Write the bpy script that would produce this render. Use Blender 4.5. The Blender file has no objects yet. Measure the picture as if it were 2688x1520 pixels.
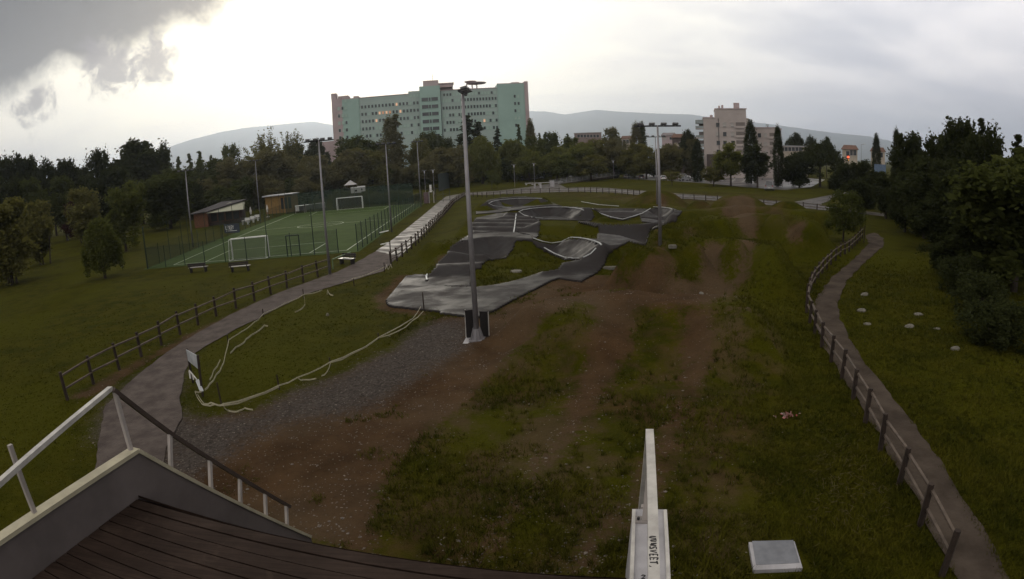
import bpy, bmesh, math, random
import numpy as np
from mathutils import Matrix, Vector
R = math.radians
S = bpy.context.scene
C = S.collection
random.seed(7)
rng = np.random.default_rng(7)

# ------------------------------------------------------------------ camera
# wide security-camera lens (about 101 degrees, equidistant barrel projection)
CAMH, PITCH, ROLL, FPX = 7.4, R(12.61), R(2.872), 1529.0
cam = bpy.data.cameras.new('camera')
camo = bpy.data.objects.new('camera', cam)
C.objects.link(camo)
S.camera = camo
cam.type = 'PANO'
cam.panorama_type = 'FISHEYE_LENS_POLYNOMIAL'
cam.sensor_fit = 'HORIZONTAL'
cam.sensor_width = 36.0
cam.sensor_height = 36.0 * 579 / 1024
cam.fisheye_fov = math.pi
cam.fisheye_polynomial_k0 = 0
cam.fisheye_polynomial_k1 = -2688.0 / (FPX * 36.0)
cam.fisheye_polynomial_k2 = 0
cam.fisheye_polynomial_k3 = 0
cam.fisheye_polynomial_k4 = 0
cam.clip_start = 0.1
cam.clip_end = 60000
camo.matrix_world = Matrix.Translation((0, 0, CAMH)) @ Matrix.Rotation(R(90) - PITCH, 4, 'X') @ Matrix.Rotation(-ROLL, 4, 'Z')

# ------------------------------------------------------------------ light
SUN_AZ, SUN_EL = R(-16), R(14)          # azimuth from +Y towards +X
sun_dir = Vector((math.sin(SUN_AZ) * math.cos(SUN_EL), math.cos(SUN_AZ) * math.cos(SUN_EL), math.sin(SUN_EL)))
W = bpy.data.worlds.new('World')
S.world = W
W.use_nodes = True


class NT:
    """small helper to write node trees"""
    def __init__(s, tree):
        s.t = tree
    def n(s, typ, **kw):
        d = s.t.nodes.new(typ)
        for k, v in kw.items():
            setattr(d, k, v)
        return d
    def put(s, sock, v):
        if isinstance(v, bpy.types.NodeSocket):
            s.t.links.new(v, sock)
        elif v is not None:
            if hasattr(sock, 'default_value'):
                try:
                    sock.default_value = v
                except Exception:
                    sock.default_value = (*v, 1)
    def m(s, op, a, b=None, c=None, clamp=False):
        d = s.n('ShaderNodeMath', operation=op, use_clamp=clamp)
        for i, v in enumerate((a, b, c)):
            if v is not None:
                s.put(d.inputs[i], v)
        return d.outputs[0]
    def vm(s, op, a, b=None, out=0):
        d = s.n('ShaderNodeVectorMath', operation=op)
        s.put(d.inputs[0], a)
        if b is not None:
            s.put(d.inputs[1], b)
        return d.outputs[out]
    def mix(s, f, a, b):
        d = s.n('ShaderNodeMix', data_type='RGBA')
        s.put(d.inputs[0], f)
        s.put(d.inputs[6], a if not (isinstance(a, tuple) and len(a) == 3) else (*a, 1))
        s.put(d.inputs[7], b if not (isinstance(b, tuple) and len(b) == 3) else (*b, 1))
        return d.outputs[2]
    def noise(s, vec, scale, detail=4, rough=.55, dist=0.0):
        d = s.n('ShaderNodeTexNoise')
        s.put(d.inputs['Vector'], vec)
        d.inputs['Scale'].default_value = scale
        d.inputs['Detail'].default_value = detail
        d.inputs['Roughness'].default_value = rough
        d.inputs['Distortion'].default_value = dist
        return d.outputs[0]
    def ss(s, x, lo, hi):
        d = s.n('ShaderNodeMapRange', interpolation_type='SMOOTHSTEP')
        s.put(d.inputs[0], x)
        d.inputs[1].default_value = lo
        d.inputs[2].default_value = hi
        return d.outputs[0]
    def comb(s, x, y, z):
        d = s.n('ShaderNodeCombineXYZ')
        for i, v in enumerate((x, y, z)):
            s.put(d.inputs[i], v)
        return d.outputs[0]
    def sep(s, v):
        d = s.n('ShaderNodeSeparateXYZ')
        s.put(d.inputs[0], v)
        return d.outputs


def build_sky():
    t = NT(W.node_tree)
    bg = W.node_tree.nodes['Background']
    out = W.node_tree.nodes['World Output']
    sky = t.n('ShaderNodeTexSky', sky_type='NISHITA', sun_disc=False)
    sky.sun_elevation = SUN_EL
    sky.sun_rotation = SUN_AZ
    sky.air_density = 1.5
    sky.dust_density = 3
    tc = t.n('ShaderNodeTexCoord')
    d = tc.outputs['Generated']
    x, y, z = t.sep(d)
    # cloud deck seen in perspective
    zz = t.m('ADD', t.m('MAXIMUM', z, 0.0), 0.10)
    deck = t.comb(t.m('DIVIDE', x, zz), t.m('DIVIDE', y, zz), 0.0)
    sd = t.vm('DOT_PRODUCT', d, tuple(sun_dir), out=1)
    glow = t.ss(sd, 0.62, 0.985)
    glow2 = t.ss(sd, 0.86, 1.0)
    # streaky stratus
    mp = t.n('ShaderNodeMapping')
    t.put(mp.inputs[0], deck)
    mp.inputs['Rotation'].default_value = (0, 0, R(35))
    mp.inputs['Scale'].default_value = (0.55, 1.25, 1)
    n1 = t.noise(mp.outputs[0], 0.55, 5, .52, .6)
    n2 = t.noise(deck, 1.3, 6, .55, .3)
    band = t.m('ADD', t.m('MULTIPLY', n1, .7), t.m('MULTIPLY', n2, .3))
    streak = t.ss(band, 0.36, 0.62)
    grey = t.mix(streak, (0.66, 0.66, 0.72), (1.16, 1.10, 1.09))
    white = t.mix(streak, (1.06, 1.0, .93), (1.34, 1.27, 1.04))
    col = t.mix(glow, grey, white)
    col = t.mix(t.m('MULTIPLY', glow2, .55), col, (1.65, 1.50, 1.06))
    # lower band of air: lavender grey towards the horizon
    low = t.m('SUBTRACT', 1.0, t.ss(t.m('ADD', z, t.m('MULTIPLY', t.m('SUBTRACT', band, .5), .25)), 0.02, 0.22))
    col = t.mix(t.m('MULTIPLY', low, .75), col, t.mix(glow, (0.66, 0.65, 0.74), (0.98, .90, .82)))
    # the heavy cloud bank in the west: everything beyond a ragged edge
    big = t.noise(d, 3.2, 6, .55, .2)
    small = t.noise(d, 12.0, 8, .62, .3)
    e = t.vm('DOT_PRODUCT', d, BANK_N, out=1)
    e = t.m('ADD', e, t.m('MULTIPLY', t.m('SUBTRACT', big, .5), .16))
    e = t.m('ADD', e, t.m('MULTIPLY', t.m('SUBTRACT', small, .5), .085))
    # the bank is a finite mass: it thins out again farther up and round
    bank = t.m('MULTIPLY', t.ss(e, -0.018, 0.030), t.m('SUBTRACT', 1.0, t.ss(e, 0.30, 0.55)))
    deep = t.ss(e, 0.02, 0.32)
    bcol = t.mix(deep, (0.075, 0.065, 0.075), (0.012, 0.012, 0.018))
    bn = t.ss(t.noise(d, 5.0, 5, .6, .4), .3, .7)
    bcol = t.mix(t.m('MULTIPLY', bn, .45), bcol, (0.045, 0.042, 0.05))
    rim = t.m('MULTIPLY', t.ss(e, -0.10, -0.015), t.m('SUBTRACT', 1.0, bank))
    col = t.mix(t.m('MULTIPLY', rim, .5), col, (1.15, 1.05, .88))
    col = t.mix(bank, col, bcol)
    # two loose scraps of cloud off its edge
    for (dv, rad) in PUFFS:
        dd = t.vm('DISTANCE', d, dv, out=1)
        q = t.m('SUBTRACT', 1.0, t.m('DIVIDE', dd, rad))
        q = t.m('ADD', q, t.m('MULTIPLY', t.m('SUBTRACT', t.noise(d, 24.0, 8, .66, .4), .5), 2.6))
        f = t.ss(q, .15, .80)
        col = t.mix(t.m('MULTIPLY', f, .85), col, (0.16, 0.14, 0.17))
    hsv = t.n('ShaderNodeVectorMath', operation='SCALE')
    t.put(hsv.inputs[0], sky.outputs[0])
    hsv.inputs['Scale'].default_value = 0.10
    full = t.mix(0.93, hsv.outputs[0], col)
    t.put(bg.inputs[0], full)
    bg.inputs[1].default_value = 1.0
    # below the horizon only dull ground light
    W.node_tree.links.new(bg.outputs[0], out.inputs[0])


def px_ray(x, y):
    """direction through a point of the photograph (2575 px wide survey copy)"""
    k = 2688 / 2575
    x, y = x * k - 1344, -(y * k - 760)
    r = math.hypot(x, y) + 1e-9
    t = r / FPX
    s = math.sin(t) / r
    cx, cy, cz = x * s, y * s, -math.cos(t)
    co, si = math.cos(ROLL), math.sin(ROLL)
    vx, vy = co * cx + si * cy, -si * cx + co * cy
    f, u = -cz, vy
    return Vector((vx, f * math.cos(PITCH) + u * math.sin(PITCH), u * math.cos(PITCH) - f * math.sin(PITCH)))


def P(x, y, z=0.0):
    """survey: point at height z under that direction"""
    r = px_ray(x, y)
    t = (z - CAMH) / r.z
    return Vector((r.x * t, r.y * t, z))


def PD(x, y, d):
    """survey: point at horizontal distance d"""
    r = px_ray(x, y)
    t = d / math.hypot(r.x, r.y)
    return Vector((r.x * t, r.y * t, CAMH + r.z * t))


def c5(pts):
    return [((960 + a / 2.861) / 1.04388, (480 + b / 2.861) / 1.04388) for a, b in pts]


_a, _b, _c = px_ray(560, -10), px_ray(-10, 290), px_ray(0, 0)
_n = _a.cross(_b).normalized()
if _n.dot(_c) < 0:
    _n.negate()
BANK_N = tuple(_n)
PUFFS = [(tuple(px_ray(385, 148).normalized()), .062), (tuple(px_ray(88, 270).normalized()), .046), (tuple(px_ray(275, 165).normalized()), .075)]
build_sky()

sl = bpy.data.lights.new('sun', 'SUN')
sl.energy = 0.9
sl.angle = R(16)
sl.color = (1.0, .93, .82)
so = bpy.data.objects.new('sun', sl)
C.objects.link(so)
so.rotation_euler = (-sun_dir).to_track_quat('-Z', 'Y').to_euler()
vs = S.view_settings
S.display_settings.display_device = 'sRGB'
vs.view_transform = 'Standard'
vs.look = 'None'
vs.exposure = 0.30
vs.gamma = 1.0
vs.use_curve_mapping = False
try:
    S.cycles.use_denoising = True
    S.cycles.max_bounces = 6
    S.cycles.diffuse_bounces = 2
    S.cycles.glossy_bounces = 2
    S.cycles.transparent_max_bounces = 16
    S.cycles.volume_bounces = 1
    S.cycles.sample_clamp_indirect = 4
except Exception:
    pass

# ------------------------------------------------------------------ materials
MATS = {}


def mat(name, col, rough=.8, var=.25, scale=2.0, spec=.3, metal=0.0, bump=0.0, bscale=None, col2=None, emit=None, coord='Object'):
    if name in MATS:
        return MATS[name]
    m = bpy.data.materials.new(name)
    m.use_nodes = True
    t = NT(m.node_tree)
    b = m.node_tree.nodes['Principled BSDF']
    tc = t.n('ShaderNodeTexCoord')
    v = tc.outputs[coord]
    n = t.ss(t.noise(v, scale, 5, .6), .28, .72)
    c2 = col2 or tuple(c * (1 - var) for c in col)
    c1 = tuple(min(1, c * (1 + var * .5)) for c in col)
    t.put(b.inputs['Base Color'], t.mix(n, c2, c1))
    b.inputs['Roughness'].default_value = rough
    b.inputs['Specular IOR Level'].default_value = spec
    b.inputs['Metallic'].default_value = metal
    if bump:
        bp = t.n('ShaderNodeBump')
        bp.inputs['Strength'].default_value = bump
        bp.inputs['Distance'].default_value = .05
        t.put(bp.inputs['Height'], t.noise(v, bscale or scale * 5, 5, .6))
        t.put(b.inputs['Normal'], bp.outputs[0])
    if emit:
        b.inputs['Emission Color'].default_value = (*emit[0], 1)
        b.inputs['Emission Strength'].default_value = emit[1]
    MATS[name] = m
    return m


def leafmat(name, c1, c2, trans=.5):
    if name in MATS:
        return MATS[name]
    m = bpy.data.materials.new(name)
    m.use_nodes = True
    t = NT(m.node_tree)
    nt = m.node_tree
    nt.nodes.remove(nt.nodes['Principled BSDF'])
    out = nt.nodes['Material Output']
    tc = t.n('ShaderNodeTexCoord')
    oi = t.n('ShaderNodeObjectInfo')
    v = t.vm('ADD', tc.outputs['Object'], oi.outputs['Location'])
    a = t.ss(t.noise(v, 9.0, 3, .6), .3, .7)
    b = t.ss(t.noise(v, 60.0, 2, .5), .25, .75)
    f = t.m('ADD', t.m('MULTIPLY', a, .55), t.m('MULTIPLY', b, .45))
    col = t.mix(f, c1, c2)
    df = t.n('ShaderNodeBsdfDiffuse')
    tr = t.n('ShaderNodeBsdfTranslucent')
    t.put(df.inputs[0], col)
    t.put(tr.inputs[0], col)
    mx = t.n('ShaderNodeMixShader')
    mx.inputs[0].default_value = trans
    nt.links.new(df.outputs[0], mx.inputs[1])
    nt.links.new(tr.outputs[0], mx.inputs[2])
    nt.links.new(mx.outputs[0], out.inputs[0])
    MATS[name] = m
    return m


def ground_mat():
    m = bpy.data.materials.new('ground')
    m.use_nodes = True
    t = NT(m.node_tree)
    b = m.node_tree.nodes['Principled BSDF']
    at = t.n('ShaderNodeAttribute', attribute_name='zone')
    zr, zg, zb = t.sep(at.outputs['Vector'])
    tc = t.n('ShaderNodeTexCoord')
    v = tc.outputs['Object']
    big = t.noise(v, .12, 4, .55)
    mid = t.noise(v, .7, 5, .6)
    fine = t.noise(v, 5.0, 5, .65)
    tiny = t.noise(v, 22.0, 4, .6)
    # grass
    g = t.mix(t.ss(mid, .35, .65), (.022, .024, .0014), (.042, .038, .0025))
    g = t.mix(t.ss(big, .42, .62), g, (.040, .040, .0020))
    g = t.mix(t.m('MULTIPLY', t.ss(fine, .5, .75), .6), g, (.054, .048, .006))
    g = t.mix(t.m('MULTIPLY', t.ss(tiny, .55, .7), .5), g, (.013, .017, .0015))
    # bare earth with pebbles
    dcol = t.mix(t.ss(mid, .3, .7), (.036, .0200, .0095), (.064, .036, .0165))
    dcol = t.mix(t.m('MULTIPLY', t.ss(fine, .52, .72), .5), dcol, (.022, .0130, .0065))
    dcol = t.mix(t.m('MULTIPLY', t.ss(big, .35, .65), .6), dcol, (.082, .060, .037))
    vo = t.n('ShaderNodeTexVoronoi')
    t.put(vo.inputs['Vector'], v)
    vo.inputs['Scale'].default_value = 7.0
    peb = t.m('MULTIPLY', t.m('LESS_THAN', vo.outputs['Distance'], .11), t.m('GREATER_THAN', tiny, .52))
    dcol = t.mix(t.m('MULTIPLY', peb, .7), dcol, (.12, .095, .07))
    # gravel
    vg = t.n('ShaderNodeTexVoronoi')
    t.put(vg.inputs['Vector'], v)
    vg.inputs['Scale'].default_value = 14.0
    gcol = t.mix(vg.outputs['Color'], (.026, .022, .019), (.078, .065, .056))
    # ragged mixing between zones
    jag = t.m('ADD', t.m('MULTIPLY', t.m('SUBTRACT', fine, .5), 1.4), t.m('MULTIPLY', t.m('SUBTRACT', mid, .5), 1.1))
    fd = t.ss(t.m('ADD', zr, jag), .30, .75)
    # thin spots in the sward
    worn = t.m('MULTIPLY', t.ss(t.noise(v, .55, 6, .70, .4), .41, .60), zb)
    fd = t.m('MAXIMUM', fd, t.m('MULTIPLY', worn, .75))
    fg = t.ss(t.m('ADD', zg, t.m('MULTIPLY', jag, .9)), .15, .95)
    col = t.mix(fd, g, dcol)
    col = t.mix(fg, col, gcol)
    t.put(b.inputs['Base Color'], col)
    b.inputs['Roughness'].default_value = .95
    b.inputs['Specular IOR Level'].default_value = .02
    bp = t.n('ShaderNodeBump')
    bp.inputs['Strength'].default_value = .8
    bp.inputs['Distance'].default_value = .16
    t.put(bp.inputs['Height'], t.m('ADD', t.m('MULTIPLY', fine, .8), t.m('MULTIPLY', tiny, .45)))
    t.put(b.inputs['Normal'], bp.outputs[0])
    return m


def wet_mat(name, dark, light, r0, r1, pscale, cracks=False, spec=.5):
    m = bpy.data.materials.new(name)
    m.use_nodes = True
    t = NT(m.node_tree)
    b = m.node_tree.nodes['Principled BSDF']
    v = t.n('ShaderNodeTexCoord').outputs['Object']
    wet = t.ss(t.noise(v, pscale, 5, .6, .3), .36, .62)
    grit = t.noise(v, 40, 3, .6)
    col = t.mix(t.noise(v, 1.1, 4, .6), dark, light)
    col = t.mix(t.m('MULTIPLY', wet, .45), col, tuple(c * .45 for c in dark))
    col = t.mix(t.m('MULTIPLY', t.ss(grit, .5, .75), .3), col, tuple(c * 1.5 for c in light))
    t.put(b.inputs['Base Color'], col)
    rr = t.n('ShaderNodeMapRange')
    t.put(rr.inputs[0], wet)
    rr.inputs[3].default_value = r1
    rr.inputs[4].default_value = r0
    t.put(b.inputs['Roughness'], rr.outputs[0])
    b.inputs['Specular IOR Level'].default_value = spec
    bp = t.n('ShaderNodeBump')
    bp.inputs['Strength'].default_value = .25
    bp.inputs['Distance'].default_value = .02
    t.put(bp.inputs['Height'], t.m('MULTIPLY', grit, t.m('SUBTRACT', 1.0, wet)))
    t.put(b.inputs['Normal'], bp.outputs[0])
    return m


def net_mat(name, col, density):
    m = bpy.data.materials.new(name)
    m.use_nodes = True
    t = NT(m.node_tree)
    nt = m.node_tree
    b = nt.nodes['Principled BSDF']
    b.inputs['Base Color'].default_value = (*col, 1)
    b.inputs['Roughness'].default_value = .9
    tr = t.n('ShaderNodeBsdfTransparent')
    mx = t.n('ShaderNodeMixShader')
    v = t.n('ShaderNodeTexCoord').outputs['Object']
    t.put(mx.inputs[0], t.m('MULTIPLY_ADD', t.noise(v, .5, 3, .5), .12, density))
    nt.links.new(tr.outputs[0], mx.inputs[1])
    nt.links.new(b.outputs[0], mx.inputs[2])
    nt.links.new(mx.outputs[0], nt.nodes['Material Output'].inputs[0])
    return m


M_ground = ground_mat()
M_track = wet_mat('track asphalt', (.011, .0090, .0090), (.024, .0195, .018), .52, .82, .45, spec=.20)
M_path = wet_mat('wet path asphalt', (.032, .025, .022), (.058, .046, .040), .50, .85, .8, spec=.18)
M_drypath = mat('worn asphalt path', (.074, .060, .053), .9, .3, 1.3, bump=.5, bscale=12, col2=(.044, .034, .030), spec=.10)


def band_wet(m):
    '''puddled cross joints of the wet stretch'''
    t = NT(m.node_tree)
    b_ = m.node_tree.nodes['Principled BSDF']
    v = t.n('ShaderNodeTexCoord').outputs['Object']
    x_, y_, z_ = t.sep(v)
    w = t.m('SINE', t.m('ADD', t.m('MULTIPLY', t.m('ADD', y_, t.m('MULTIPLY', x_, .12)), 2.3), t.m('MULTIPLY', t.noise(v, .35, 4, .6), 9.0)))
    f = t.ss(t.m('ADD', t.m('MULTIPLY', w, .45), t.m('MULTIPLY', t.m('SUBTRACT', t.noise(v, .8, 5, .65), .5), 4.0)), -.8, .9)
    old = b_.inputs['Base Color'].links[0].from_socket
    t.put(b_.inputs['Base Color'], t.mix(t.m('MULTIPLY', f, .4), old, (.024, .019, .017)))
    rr_ = t.n('ShaderNodeMapRange')
    t.put(rr_.inputs[0], f)
    rr_.inputs[3].default_value = .46
    rr_.inputs[4].default_value = .74
    t.put(b_.inputs['Roughness'], rr_.outputs[0])
    b_.inputs['Specular IOR Level'].default_value = .32


band_wet(M_path)
M_lot = wet_mat('car park asphalt', (.06, .055, .055), (.11, .10, .10), .28, .55, .2, spec=.45)
M_gpath = mat('gravel path', (.060, .047, .037), .95, .35, .8, bump=.6, bscale=9, col2=(.034, .026, .020), spec=.05)
M_wood = mat('weathered fence wood', (.030, .020, .015), .9, .4, 3, bump=.3)
M_deck = mat('dark ramp boards', (.034, .023, .018), .75, .35, 1.2, spec=.05, bump=.12, col2=(.020, .013, .010))
def wood_grain(m, rz):
    nt_ = m.node_tree
    t = NT(nt_)
    b_ = nt_.nodes['Principled BSDF']
    old = b_.inputs['Base Color'].links[0].from_socket
    mp = t.n('ShaderNodeMapping')
    t.put(mp.inputs[0], t.n('ShaderNodeTexCoord').outputs['Object'])
    mp.inputs['Rotation'].default_value = (0, 0, rz)
    mp.inputs['Scale'].default_value = (1.2, 34, 34)
    g_ = t.ss(t.noise(mp.outputs[0], 1.0, 5, .65, .6), .35, .7)
    scuff = t.ss(t.noise(t.n('ShaderNodeTexCoord').outputs['Object'], 2.6, 6, .7, .5), .55, .72)
    c_ = t.mix(t.m('MULTIPLY', g_, .55), old, (.008, .005, .004))
    c_ = t.mix(t.m('MULTIPLY', scuff, .5), c_, (.050, .036, .027))
    t.put(b_.inputs['Base Color'], c_)


wood_grain(M_deck, .208)
M_gap = mat('dark subframe', (.010, .007, .007), .9)  # near-black subframe under the boards
M_wpaint = mat('chipped white paint', (.42, .40, .37), .6, .28, 3.5, bump=.2)
M_conc = mat('grey painted concrete', (.30, .29, .30), .7, .25, 2.0, bump=.2)
M_galv = mat('galvanised steel', (.22, .21, .22), .45, .2, 1.5, metal=.35)
M_dkmetal = mat('dark metal', (.030, .030, .032), .5, .2, 3, metal=.3)
M_greenm = mat('green fence paint', (.010, .022, .014), .6, .3, 3)
M_white = mat('white paint', (.62, .62, .60), .55, .12, 2)
M_coping = mat('white coping line', (.42, .43, .43), .5, .25, 1.2)
M_black = mat('black foam pad', (.012, .010, .010), .8, .3, 3)
M_tape = mat('barrier tape', (.34, .31, .22), .5, .25, 3)
M_turf = mat('artificial turf', (.038, .060, .014), .95, .25, .5, col2=(.028, .046, .010), spec=.05)
M_bark = mat('bark', (.045, .034, .027), .95, .4, 6, bump=.4)
M_stone = mat('pale stone', (.13, .12, .10), .9, .35, 5, bump=.3)


# ------------------------------------------------------------------ mesh helpers
class MB:
    def __init__(s):
        s.v, s.f = [], []
    def add(s, vs, fs):
        o = len(s.v)
        s.v += [tuple(p) for p in vs]
        s.f += [tuple(i + o for i in f) for f in fs]
        return s
    def box(s, c, size, rz=0.0, mx=None):
        x, y, z = size[0] / 2, size[1] / 2, size[2] / 2
        M = mx if mx is not None else Matrix.Rotation(rz, 3, 'Z')
        c = Vector(c)
        vs = [c + M @ Vector((a * x, b * y, d * z)) for d in (-1, 1) for a, b in ((-1, -1), (1, -1), (1, 1), (-1, 1))]
        return s.add(vs, [(3, 2, 1, 0), (4, 5, 6, 7), (0, 1, 5, 4), (1, 2, 6, 5), (2, 3, 7, 6), (3, 0, 4, 7)])
    def tube(s, p0, p1, r0, r1=None, n=6, cap=True):
        r1 = r0 if r1 is None else r1
        p0, p1 = Vector(p0), Vector(p1)
        d = (p1 - p0)
        if d.length < 1e-6:
            return s
        q = d.to_track_quat('Z', 'Y')
        vs = []
        for p, r in ((p0, r0), (p1, r1)):
            for i in range(n):
                a = 2 * math.pi * i / n
                vs.append(p + q @ Vector((math.cos(a) * r, math.sin(a) * r, 0)))
        fs = [(i, (i + 1) % n, n + (i + 1) % n, n + i) for i in range(n)]
        if cap:
            fs += [tuple(reversed(range(n))), tuple(range(n, 2 * n))]
        return s.add(vs, fs)
    def beam(s, p0, p1, w, h, up=(0, 0, 1)):
        """rectangular bar"""
        p0, p1 = Vector(p0), Vector(p1)
        d = (p1 - p0)
        L = d.length
        if L < 1e-6:
            return s
        d.normalize()
        sd = d.cross(Vector(up)).normalized()
        u = sd.cross(d)
        M = Matrix((sd, d, u)).transposed()
        return s.box((p0 + p1) / 2, (w, L, h), mx=M)
    def prism(s, poly, z0, z1):
        n = len(poly)
        vs = [(p[0], p[1], z0) for p in poly] + [(p[0], p[1], z1) for p in poly]
        fs = [tuple(range(n, 2 * n)), tuple(reversed(range(n)))] + [(i, (i + 1) % n, n + (i + 1) % n, n + i) for i in range(n)]
        return s.add(vs, fs)
    def ribbon(s, pts, w, th=.01):
        for a, b in zip(pts, pts[1:]):
            s.beam(a, b, th, w)
        return s
    def build(s, name, m=None, parent=None, smooth=False):
        me = bpy.data.meshes.new(name)
        me.from_pydata(s.v, [], s.f)
        if smooth:
            me.shade_smooth()
        me.update()
        o = bpy.data.objects.new(name, me)
        C.objects.link(o)
        if m:
            me.materials.append(m)
        if parent:
            o.parent = parent
        return o


def tag(o, label=None, cat=None, group=None, kind=None):
    if label:
        o['label'] = label
    if cat:
        o['category'] = cat
    if group:
        o['group'] = group
    if kind:
        o['kind'] = kind
    return o


def thing(name, label, cat, loc=(0, 0, 0), rz=0.0, group=None):
    o = bpy.data.objects.new(name, None)
    o.empty_display_size = .3
    C.objects.link(o)
    o.location = loc
    o.rotation_euler = (0, 0, rz)
    return tag(o, label, cat, group)


def copy_tree(o, parent=None):
    c = o.copy()
    C.objects.link(c)
    if parent:
        c.parent = parent
    for ch in o.children:
        copy_tree(ch, c)
    return c


def resample(pts, step):
    pts = [Vector((p[0], p[1], p[2] if len(p) > 2 else 0)) for p in pts]
    out = [pts[0]]
    acc = 0
    for a, b in zip(pts, pts[1:]):
        L = (b - a).length
        t = step - acc
        while t <= L:
            out.append(a.lerp(b, t / L))
            t += step
        acc = (acc + L) % step
    return out


# ------------------------------------------------------------------ terrain shape
def seg_info(X, Y, pts):
    """nearest distance, signed side and end overshoot to a polyline (vectorised)"""
    best = np.full(X.shape, 1e9)
    side = np.zeros(X.shape)
    over = np.zeros(X.shape)
    n = len(pts) - 1
    for i in range(n):
        ax, ay = pts[i][:2]
        bx, by = pts[i + 1][:2]
        dx, dy = bx - ax, by - ay
        L2 = dx * dx + dy * dy
        t = ((X - ax) * dx + (Y - ay) * dy) / L2
        tc = np.clip(t, 0, 1)
        px, py = ax + tc * dx, ay + tc * dy
        d = np.hypot(X - px, Y - py)
        cr = dx * (Y - ay) - dy * (X - ax)
        ov = np.zeros(X.shape)
        L = math.sqrt(L2)
        if i == 0:
            ov = np.maximum(ov, -t * L)
        if i == n - 1:
            ov = np.maximum(ov, (t - 1) * L)
        m = d < best
        best = np.where(m, d, best)
        side = np.where(m, np.sign(cr), side)
        over = np.where(m, np.maximum(ov, 0), over)
    return best, side, over


def smooth01(t):
    t = np.clip(t, 0, 1)
    return t * t * (3 - 2 * t)


def berm(X, Y, pts, z, ref, wi, plat, wo, endt=2.0, power=1.6):
    d, sd, ov = seg_info(X, Y, pts)
    rd, rs, _ = seg_info(np.array([ref[0]]), np.array([ref[1]]), pts)
    perp = np.sqrt(np.maximum(d * d - ov * ov, 0))
    s = np.where(sd == rs[0], perp, -perp)
    inner = z * np.clip(1 - s / wi, 0, 1) ** power
    outer = z * smooth01(1 - (-s - plat) / wo)
    h = np.where(s >= 0, inner, outer)
    return h * smooth01(1 - ov / endt)


def mound(X, Y, cx, cy, rx, ry, z, flat=.25):
    q = np.hypot((X - cx) / rx, (Y - cy) / ry)
    q = q * (1 + .22 * vnoise(X, Y, .7, 9))
    return z * smooth01((1 - q) / (1 - flat))


def vnoise(X, Y, scale, seed):
    r = np.random.default_rng(seed)
    T = r.random((64, 64))
    x, y = X * scale, Y * scale
    xi, yi = np.floor(x).astype(int), np.floor(y).astype(int)
    fx, fy = smooth01(x - xi), smooth01(y - yi)
    g = lambda a, b: T[a % 64, b % 64]
    return (g(xi, yi) * (1 - fx) + g(xi + 1, yi) * fx) * (1 - fy) + (g(xi, yi + 1) * (1 - fx) + g(xi + 1, yi + 1) * fx) * fy - .5


def _px(pts, z):
    return [tuple(P(u, v, z).xy) for u, v in pts]


RIDGES = [  # dirt jumps: crest line, height, front reference, front width, table length, back width, end taper
    (_px([(1440, 788), (1530, 757), (1620, 764), (1720, 767), (1830, 772), (1900, 802)], 1.45), 1.45, (5, 15), 4.2, 2.3, 1.8, 2.2),
    ([(.2, 20.4), (1.6, 22.6), (2.8, 25.0), (3.6, 28.0)], .42, (6, 22), 1.6, .3, 1.1, 2.5),
    (_px([(1640, 634), (1705, 614), (1800, 598), (1900, 606), (1975, 632)], 2.3), 2.3, (11, 26), 3.6, 1.4, 2.2, 2.0),
    (_px([(1700, 585), (1760, 562), (1840, 545), (1920, 540), (2000, 545), (2035, 556)], 2.7), 2.7, (20, 34), 3.8, 1.6, 2.8, 2.4),
    (_px([(1740, 532), (1830, 520), (1930, 522), (2010, 530)], 2.2), 2.2, (22, 43), 3.6, 1.6, 3.0, 3.0),
]
HUMPS = [  # rounded grassy shoulders between the lines: pixel of the top, height, radii
    (1330, 690, .0, 0, 0), (1655, 634, 1.9, 1.6, 1.9), (1745, 607, 2.5, 1.7, 2.0), (1850, 600, 2.6, 1.9, 2.3), (1945, 615, 2.3, 2.4, 2.8),
    (1810, 548, 2.9, 2.2, 2.6), (1955, 538, 3.0, 2.6, 2.8), (2035, 566, 1.7, 2.8, 3.2), (1880, 790, 1.55, 1.8, 2.2), (1700, 540, 1.9, 2.6, 2.4),
    (1760, 505, 1.8, 3.5, 3.0), (1980, 505, 1.6, 4.5, 3.5),
]
BERMS = [
    ([(-5.0, 44.6), (-3.2, 45.9), (-1.9, 47.1), (-.8, 47.0), (.5, 45.8), (1.7, 44.6)], 1.30, (-1, 41), 3.0, 2.6, 2.4, 1.6),
    ([(4.7, 44.6), (5.6, 43.0), (6.1, 41.0), (6.3, 39.4)], 1.30, (3, 40), 2.4, 3.0, 1.6, 1.2),
    ([(6.6, 53.6), (8.0, 51.2), (11.7, 48.8), (13.3, 50.2)], 1.55, (9, 46), 1.5, 1.2, 3.0, 1.5),
    ([(1.3, 69.0), (2.7, 72.4), (5.5, 73.6), (7.9, 71.4), (8.8, 67.4)], 1.55, (5, 67), 2.6, .9, 2.4, 1.5),
    ([(-2.9, 85.8), (-1.5, 91.2), (1.8, 93.0), (5.3, 90.6)], 1.6, (1.5, 86), 3.0, 1.0, 2.5, 2.0),
    ([(16.6, 70.8), (18.7, 68.8), (19.2, 65.5), (18.2, 62.5)], 1.55, (15, 65), 2.4, .9, 2.4, 1.5),
]


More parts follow.
